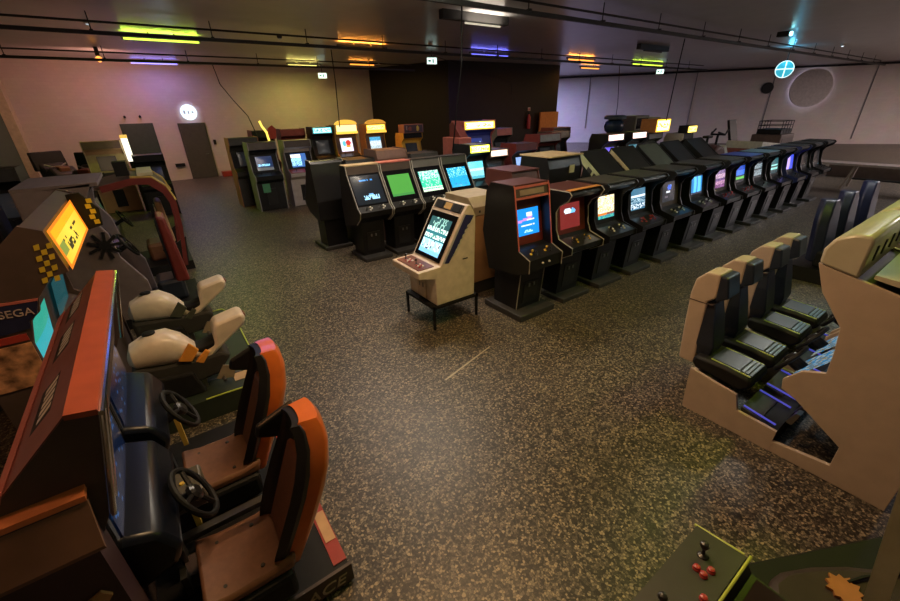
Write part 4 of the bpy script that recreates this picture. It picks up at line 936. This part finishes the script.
for jx, jy, bs in ((1.42, .245, ((1.345, .235), (1.335, .205), (1.375, .195))), (1.10, .245, ((1.245, .165), (1.02, .235), (1.0, .20)))):
    o = inst('joystick', STICK['k'], cp, pt(jx, jy), tl)
    for b_ in bs:
        o = inst('button', BTN['r'], cp, pt(*b_), tl)
L0 = Vector((2.3, -.2, 0))
t = thing('padded_base', 'low black machine base with a rounded dark brown padded top', 'arcade machine', L0)
MB().prism([(1.68, .26), (2.64, -.22), (2.64, -1.0), (1.68, -1.0)], 0, .52, 'z').build('base', MATTE, t, L0, bevel=.01)
MB().prism([(1.72, -.95), (1.72, -.08), (1.78, .03), (1.85, .06), (1.95, .04), (2.08, -.03), (2.22, -.13), (2.36, -.26), (2.46, -.42), (2.5, -.95)], .50, .565, 'z').build('padded_top', DARKBRN, t, L0, bevel=.04, smooth=True)
pts = []
for k in range(22):
    a = 2*PI*k/22; r_ = (.072, .05, .066, .048)[k % 4] if k % 2 == 0 else .052
    pts.append((2.06+r_*math.cos(a)*1.1, -.16+r_*math.sin(a), 0))
o = MB().prism([(p[0], p[1]) for p in pts], .566, .578, 'z').build('leaf_tag', LEAF); tag(o, 'orange brown leaf shaped tag lying on the dark padded base', 'tag')
o = MB().tube([(2.11, -.16, .575), (2.2, -.2, .578), (2.32, -.27, .575), (2.45, -.4, .574)], .008, 6).build('thin_cord', MATTE); tag(o, 'thin black cord running from the leaf tag across the padded base', 'cord')
o = MB().prism([(-.32, 0), (-.095, 1.55), (-.15, 1.55), (-.375, 0)], 1.60, 1.64).build('plank', LIMELIT); tag(o, 'board tinted as if lime lit leaning upright between the control panel cabinet and padded base', 'board')

# ================================================================== cabinets in the far half of the hall
nc = rnd(71)
def lit(c1, c2, seed):
    n = rnd(seed)
    def f(u, v):
        if min(u, 1-u) < .06 or min(v, 1-v) < .1: return c1
        return c2 if not (.3 < v < .7 and n(u, v) < .45) else tuple(x*.35 for x in c1)
    return f
gcyan = g_bands([(.15, (.1, .5, .6)), (.45, (.3, .85, 1.)), (.6, (.7, .95, .9)), (1., (.15, .75, .95))], 73, .3)
cab('dark cabinet with a lit yellow marquee and cyan screen beside the second row', 6.1, 7.55, 0, T_TALL, .64, gcyan, marq=BLACK, marqfn=lit((.75, .75, .05), (1., .95, .45), 72), btn='w', side=BLACK, detail=1)
cab('brown cabinet with a small white lit marquee between the two front rows', 7.0, 7.9, 0, T_TALL, .62, None, side=BROWN, body=DBROWN, bez=DBROWN, marq=DBROWN, marqfn=lit((.5, .35, .25), (1., .85, .7), 74), detail=1, zs=.9)
# backs behind the second row
cab('black cabinet turned away, standing past the open end of the second row', 2.78, 8.15, 180, T_SLOPE, .66, None, trim=TRIMGRY, detail=1)
cab('black cabinet turned away, behind the dark lettered sloping cabinet', 3.42, 8.15, 180, T_TALL, .62, None, detail=1, zs=.93)
cab('brown cabinet turned away, behind the green screened sloping cabinet', 4.12, 8.15, 180, T_TALL, .70, None, side=BROWN, body=BROWN, detail=1, zs=1.0)
cab('dark grey cabinet turned away, behind the teal screened sloping cabinet', 4.95, 8.2, 180, T_TALL, .70, None, side=DGREY, body=DGREY, detail=1, zs=.93)
# left block further back
n8b = rnd(81)
gE1 = lambda u, v: ((.25, .65, 1.) if n8b(u, v) < .75 else (.02, .05, .15)) if .28 < v < .46 and .06 < u < .8 else ((.01, .02, .06) if v > .2 else (.08, .08, .09))
gE2 = lambda u, v: ((1., .9, .7) if v > .72 else (.35, .75, 1.) if n8b(u, v) < .8 else (.02, .06, .2)) if .1 < v < .95 and u < .66 else (.04, .12, .35)
r = cab('black cabinet with grey edges and blue lettered screen ending the back block', 2.68, 12.82, 0, T_TALL, .76, gE1, side=LGREY, body=BLACK, marq=DBROWN, bez=MATTE, btn='w', zs=1.0, detail=1)
MB().box(-.22, -.02, -.275, -.262, .52, .76).build('green_notice', mat('green_notice', (.08, .3, .16)), r)
r = cab('cabinet with a white and cyan screen and a red control panel in the back block', 3.66, 12.86, 0, T_TALL, .78, gE2, side=LGREY, body=mat('white_front', (.4, .36, .33)), marq=DBROWN, cpm=RED, bez=MATTE, btn='r', detail=1)
MB().box(.02, .2, -.275, -.262, .2, .66).build('black_door', MATTE, r)
cab('grey topped cabinet with an orange side behind the open end of the back block', 2.42, 13.85, 0, T_TALL, .82, None, side=mat('orange_brown_side', (.4, .16, .06)), body=DGREY, marq=DGREY, detail=1, zs=1.05)
r = cab('red cabinet with a lit yellow edge at its side in the back block', 3.25, 15.0, 0, T_TALL, .70, None, side=REDDK, body=BLACK, marq=MATTE, detail=1, zs=1.12)
MB().tube([(-.05, -.30, 2.10), (.0, -.30, 1.95), (.10, -.30, 1.8), (.14, -.30, 1.5)], .035, 8).build('lit_edge', glow('yellow_edge_light', (1., .75, .12), 1.5), r)
MB().prism([(.10, 1.62), (.16, 1.9), (.30, 1.98), (.40, 1.88), (.36, 1.62)], -.32, -.26, 'y').build('red_horn', RED, r)
cab('dark red cabinet with an unlit marquee in the back block', 4.2, 15.0, 0, T_TALL, .80, None, side=REDDK, body=REDDK, marq=REDDK, detail=1, zs=1.12)
cab('dark cabinet with a lit teal marquee in the back block', 5.06, 14.6, 0, T_TALL, .72, None, side=BLACK, marq=BLACK, marqfn=lit((.05, .3, .33), (.45, .9, .9), 83), detail=1, zs=1.14)
gF1 = g_blob((.85, .8, .95), [(.3, .6, .14, .2, (.1, .5, .6)), (.65, .65, .22, .2, (.6, .04, .03)), (.62, .4, .2, .12, (.8, .35, .05))])
gF2 = g_bands([(.3, (.6, .75, .8)), (.7, (.8, .9, .95)), (1., (.1, .45, .75))], 84, .5)
YSIDE = mat('orange_yellow_side', (.5, .26, .05), .45)
def arch_top(r, m, hgt):
    pts = [(.40*math.cos(PI*k/12), hgt+.13*math.sin(PI*k/12)) for k in range(13)]
    MB().prism(pts, -.24, -.14, 'y').build('arch_top', m, r)
r = cab('orange cabinet with a bright yellow and white lit marquee and a white screen', 5.86, 14.45, 0, T_TALL, .80, gF1, side=YSIDE, body=BROWN, bez=BROWN, marq=YELLOW, marqfn=lit((1., .62, .05), (1., .93, .6), 85), detail=1, zs=1.16)
arch_top(r, glow('amber_crown', (1., .62, .08), .9), 1.86); MB().plate((-.24, 1.60), (-.22, 1.66), .78, .02, .01).build('light_bar', glow('amber_bar', (1., .6, .08), 1.3), r)
MB().box(-.36, .36, -.246, -.235, 1.66, 1.845).build('light_box', glow('white_amber', (1., .86, .4), 1.4), r)
r = cab('orange cabinet with a rounded amber lit marquee and a pale blue screen', 6.98, 14.45, 0, T_TALL, .80, gF2, side=YSIDE, body=BROWN, bez=BROWN, marq=YELLOW, marqfn=lit((1., .55, .04), (1., .8, .25), 86), detail=1, zs=1.15)
arch_top(r, glow('amber_crown', (.9, .5, .06), .5), 1.86); MB().plate((-.24, 1.60), (-.22, 1.66), .78, .02, .01).build('light_bar', glow('amber_bar', (1., .6, .08), 1.2), r)
r = cab('yellow framed cabinet with a dark screen and printed header by the core wall', 8.35, 14.2, 0, T_TALL, .84, None, side=YELLOW, body=YELLOW, bez=YELLOW, marq=MATTE, detail=1, zs=.96, swide=.5)
MB().box(-.42, .42, -.30, .1, 1.862, 2.16).build('header_box', mat('pink_edge_box', (.35, .17, .14)), r)
pic('header_art', (-.305, 1.88), (-.305, 2.14), .78, g_blob((.05, .035, .05), [(.72, .5, .08, .4, (.6, .5, .08)), (.3, .5, .1, .3, (.25, .08, .06)), (.12, .6, .05, .3, (.3, .25, .25))]), ART, r, off=.002)
# middle group in front of the core wall
BLUEART = mat('blue_art', (.04, .06, .4), .4)
r = cab('large red sided cabinet with a wide lit yellow and white marquee and blue front', 7.75, 9.55, 0, T_TALL, 1.14, g_blob((.02, .03, .14), [(.8, .6, .08, .2, (.5, .8, 1.))]), side=PINKRED, body=BLUEART, bez=BLUEART, marq=YELLOW, marqfn=lit((1., .7, .05), (1., .95, .7), 91), detail=1, zs=1.22)
side_art(r, 1.14, [(-.10,1.1),(-.36,1.0),(-.36,.85),(-.1,.80)], mat('pink_art', (.55, .25, .2)))
t = thing('side_cabinet', 'faded red box cabinet standing beside the wide yellow marquee cabinet', 'arcade machine', (6.95, 9.3, 0))
MB().box(-.22, .2, -.35, .4, 0, 1.88).build('body', PINKRED, t, bevel=.02); MB().prism([(-.2, 1.88), (.3, 1.88), (.3, 2.2), (.15, 2.25)], -.05, .2).build('hood', REDDK, t); MB().box(-.14, .14, -.36, -.345, .2, .9).build('door', REDDK, t)
cab('dark cabinet with a red topped grey frame beside the wide yellow marquee cabinet', 9.1, 10.0, 0, T_TALL, .66, None, side=GREY, body=DGREY, marq=PINKRED, bez=MATTE, detail=1, zs=1.08)
cab('red brown cabinet with a bright pale blue screen behind the black box cabinet', 8.15, 8.1, 0, T_TALL, .80, g_bands([(.4, (.5, .65, 1.)), (1., (.3, .45, .9))], 92, .4), side=REDDK, body=DBROWN, marq=REDDK, bez=MATTE, detail=1, zs=.93)
cab('dark red cabinet with a pale unlit marquee behind the sloping back cabinets', 9.6, 8.6, 0, T_TALL, .9, None, side=REDDK, body=REDDK, marq=LGREY, bez=MATTE, detail=1, zs=1.0)
cab('dark brown cabinet with an unlit beige marquee against the long row of backs', 10.75, 9.2, 0, T_TALL, .9, None, side=DBROWN, body=DBROWN, marq=mat('beige_plate', (.35, .28, .22)), detail=1, zs=1.0)
cab('dark brown cabinet next to the dark dome machine', 12.0, 10.2, 0, T_TALL, .9, None, side=REDDK, body=DBROWN, marq=DBROWN, detail=1, zs=1.02)
t = thing('dome_machine', 'dark glossy dome machine with a flat cap on a round pedestal', 'arcade machine', (13.55, 9.0, 0))
MB().lathe([(.42, 0), (.42, .9), (.36, 1.3), (.30, 1.66)], 20).build('pedestal', DBROWN, t)
MB().lathe([(.2, 1.66), (.3, 1.75), (.34, 1.9), (.3, 2.03), (.2, 2.1)], 24).build('dome', mat('gloss_blue_black', (.02, .04, .08), .1), t, smooth=True)
MB().lathe([(.2, 2.1), (.36, 2.12), (.36, 2.2), (.3, 2.24), (0, 2.24)], 20).build('cap', mat('slate_cap', (.06, .09, .11)), t)
t = thing('monitor_box', 'olive brown box monitor standing on a tall dark plinth', 'box', (14.6, 8.9, 0))
MB().box(-.35, .35, -.3, .3, 0, 1.7).build('plinth', DBROWN, t); MB().box(-.42, .42, -.3, .35, 1.7, 2.2).build('case', mat('olive_brown', (.13, .12, .06)), t, bevel=.02); MB().box(-.34, .34, -.31, -.295, 1.78, 2.12).build('screen', GLASS, t)
t = thing('yellow_box', 'dull yellow box on a dark plinth beside the olive brown box', 'box', (15.6, 9.0, 0))
MB().box(-.35, .3, -.3, .3, 0, 1.66).build('plinth', DBROWN, t); MB().box(-.38, .38, -.3, .3, 1.66, 2.12).build('case', mat('dull_yellow_box', (.28, .24, .09)), t, bevel=.03); MB().box(-.3, .3, -.31, -.298, 1.72, 2.06).build('front_panel', mat('dull_yellow_front', (.25, .21, .08)), t)
for x, lab, g in ((11.15, 'dark cabinet with a pink white lit marquee and violet monitor glow', g_flat((.12, .08, .7))), (12.35, 'dark cabinet with a cream lit marquee and a pale triangle on its screen', g_blob((.02, .12, .16), [(.4, .45, .22, .35, (.55, .9, .95))]))):
    cab(lab, x, 7.5, 0, T_TALL, .8, g, side=BLACK, body=DBROWN, marq=MATTE, marqfn=lit((.9, .6, .5), (1., .9, .75), int(x*10)), detail=1, zs=.98)
r = cab('grey cabinet topped by a bright yellow lit box sign', 13.45, 7.6, 0, T_TALL, .8, None, side=GREY, body=GREENGREY, marq=GREY, detail=1, zs=.94)
MB().box(-.42, .40, -.40, .1, 1.87, 2.28).build('sign_box', BOARD, r); pic('sign_face', (-.405, 1.89), (-.405, 2.26), .78, lit((1., .62, .04), (1., .95, .5), 95), LIGHTBOX, r, off=.004, nx=16, ny=10)
r = cab('cream cabinet topped by a small yellow lit sign near the stationary bike', 14.75, 7.2, 0, T_TALL, .7, None, side=PAPER, body=BLACK, marq=MATTE, detail=1, zs=.9)
MB().box(-.3, .3, -.3, 0, 1.87, 2.12).build('sign_box', MATTE, r); pic('sign_face', (-.305, 1.89), (-.305, 2.10), .56, lit((1., .7, .1), (1., .9, .3), 96), LIGHTBOX, r, off=.004, nx=12, ny=6)
# stationary bike, dark pad, white and red box, cage crate
t = thing('exercise_bike', 'dark stationary bike with a narrow saddle and handlebar behind the main row', 'bike', (15.6, 6.6, 0))
MB().tube([(-.5, 0, .1), (.5, 0, .1)], .05).tube([(-.5, -.25, .06), (-.5, .25, .06)], .05).tube([(.5, -.25, .06), (.5, .25, .06)], .05).tube([(-.35, 0, .1), (-.3, 0, 1.5)], .04).tube([(.35, 0, .1), (.4, 0, 1.55)], .04).tube([(-.3, 0, 1.15), (.38, 0, 1.2)], .035).build('frame', MATTE, t)
MB().lathe([(.28, -.04), (.28, .04), (0, .04)], 20, Matrix.Translation((.25, 0, .55)) @ Matrix.Rotation(R(90), 4, 'X')).build('flywheel', DGREY, t)
MB().box(-.5, -.15, -.1, .1, 1.5, 1.58).build('saddle', MATTE, t, bevel=.03)
MB().tube([(.15, -.1, 1.66), (.4, -.22, 1.58), (.62, -.2, 1.74)], .03).tube([(.15, .1, 1.66), (.4, .22, 1.58), (.62, .2, 1.74)], .03).tube([(.4, -.22, 1.58), (.4, .22, 1.58)], .03).build('handlebar', MATTE, t)
MB().lathe([(.10, -.15), (.10, .15), (0, .15)], 10, Matrix.Translation((.05, 0, .5)) @ Matrix.Rotation(R(90), 4, 'X')).build('crank', STEEL, t)
t = thing('simulator_pod', 'rounded dark red pod machine in front of the stationary bike', 'arcade machine', (13.2, 5.7, 0))
MB().box(-.5, .6, -.45, .45, 0, .3).build('base', MATTE, t); MB().prism([(-.5,.3),(-.55,1.1),(-.4,1.42),(-.1,1.5),(.2,1.42),(.45,1.1),(.5,.3)], -.45, .45, 'y').build('shell', mat('dark_maroon', (.09, .03, .025), .45), t, bevel=.08, smooth=True)
MB().prism([(.46,1.08),(.24,1.44),(.34,1.46),(.75,1.05),(.7,.9)], -.4, .4, 'y').build('white_cowl', PAPER, t)
t = thing('tilted_board', 'tall dark panel leaning behind the stationary bike', 'board', (17.9, 6.8, 0))
MB().prism([(-.4, 0), (.2, 1.98), (.28, 1.96), (-.3, 0)], -.28, .28).build('panel', BLACK, t)
MB().box(-.28, .28, .25, .6, 0, .12).build('foot', BLACK, t)
t = thing('red_white_cabinet', 'low red cabinet with a sloping white top behind the main row', 'arcade machine', (16.6, 5.7, 0))
MB().box(-.75, .75, -.5, .5, 0, 1.2).build('body', mat('faded_red', (.3, .07, .05)), t, bevel=.02); MB().prism([(-.76,1.2),(-.76,1.42),(.76,1.28),(.76,1.2)], -.52, .52, 'y').build('white_top', PAPER, t); MB().box(-.5, .5, -.51, -.495, .3, .9).build('front_panel', REDDK, t)
t = thing('wire_crate', 'dark wire cage standing on a brown box behind the main row', 'crate', (18.3, 5.75, 1.54))
b = MB()
for z in (0, .13, .26, .40):
    b.tube([(-.5,-.35,z),(.5,-.35,z),(.5,.35,z),(-.5,.35,z),(-.5,-.35,z)], .014, 6)
for x in (-.5, -.25, 0, .25, .5):
    for y in (-.35, .35): b.tube([(x, y, 0), (x, y, .4)], .012, 6)
b.build('wires', MATTE, t); MB().box(-.5, .5, -.35, .35, .0, .14).build('tray', MATTE, t)
t = thing('brown_box', 'worn brown box machine under the wire cage', 'box', (18.3, 5.75, 0))
MB().box(-.62, .62, -.45, .45, 0, 1.52).build('body', mat('worn_brown', (.13, .09, .075), .6), t, bevel=.03); MB().box(-.5, .5, -.46, -.445, .9, 1.4).build('front_panel', DBROWN, t)
t = thing('dark_chair', 'small dark padded seat behind the red cabinet and the brown box', 'chair', (17.2, 7.9, 0))
MB().box(-.3, .3, -.3, .3, .9, 1.2).build('seat', mat('olive_seat', (.05, .055, .03)), t, bevel=.06); MB().prism([(.2,1.2),(.32,1.2),(.42,1.72),(.3,1.74)], -.3, .3).build('back', mat('olive_back', (.05, .055, .03)), t, bevel=.03)
for sx in (-.24, .24):
    for sy in (-.24, .24): MB().tube([(sx, sy, 0), (sx, sy, .92)], .02, 6).build('leg', STEEL, t)
# orange board and extinguisher at the core wall, bench and stool
o = MB().box(17.55, 18.95, 16.12, 16.2, .0, 2.28).build('orange_board', BOARD); tag(o, 'tall orange board leaning at the end of the dark core wall', 'board')
t = thing('fire_extinguisher', 'red fire extinguisher hung on the dark core wall beside the orange board', 'fire extinguisher', (16.9, 16.34, 1.5))
MB().lathe([(.09, 0), (.1, .04), (.1, .55), (.05, .66), (.03, .7)], 14).build('cylinder', RED, t, smooth=True); MB().box(-.05, .05, -.03, .03, .7, .78).build('valve', MATTE, t); MB().tube([(.04, 0, .72), (.15, 0, .6), (.14, 0, .2)], .018, 6).build('hose', MATTE, t); MB().box(-.12, .12, .02, .08, .3, .4).build('bracket', MATTE, t)
t = thing('wall_plate', 'small white plate on the core wall above the fire extinguisher', 'sign', (17.0, 16.44, 2.42)); MB().box(-.08, .08, 0, .03, -.06, .1).build('plate', PAPER, t); MB().box(-.05, .05, -.006, 0, -.03, .06).build('symbol', RED, t)
t = thing('trestle_bench', 'long pale bench table on slanted legs by the long wall', 'table', (18.0, 2.6, 0))
MB().box(-.32, .32, -2.2, 1.6, .70, .76).build('table_top', mat('pale_bench', (.5, .40, .36), .5), t, bevel=.01)
for y in (-1.6, .6):
    for sx in (-1, 1): MB().tube([(sx*.12, y, .70), (sx*.42, y+.12, 0)], .035, 6).build('leg', mat('pale_leg', (.42, .34, .30)), t)
MB().tube([(.0, -1.6, .3), (0, .6, .3)], .03, 6).build('stretcher', DGREY, t)
t = thing('yellow_stool', 'small yellow stool beside the bench end', 'stool', (17.6, 4.75, 0))
MB().lathe([(.2, .42), (.22, .44), (.22, .48), (0, .49)], 16).build('seat', YELLOW, t)
for a in (45, 135, 225, 315): MB().tube([(.16*math.cos(R(a)), .16*math.sin(R(a)), .43), (.24*math.cos(R(a)), .24*math.sin(R(a)), 0)], .025, 6).build('leg', YELLOW, t)
o = MB().box(20.5, 21.1, 1.0, 4.4, .1, .5).build('low_shelf', mat('brown_shelf', (.14, .10, .08)), bevel=.02); o.location.z = -.1; tag(o, 'low dark storage unit on the floor behind the bench', 'shelf')
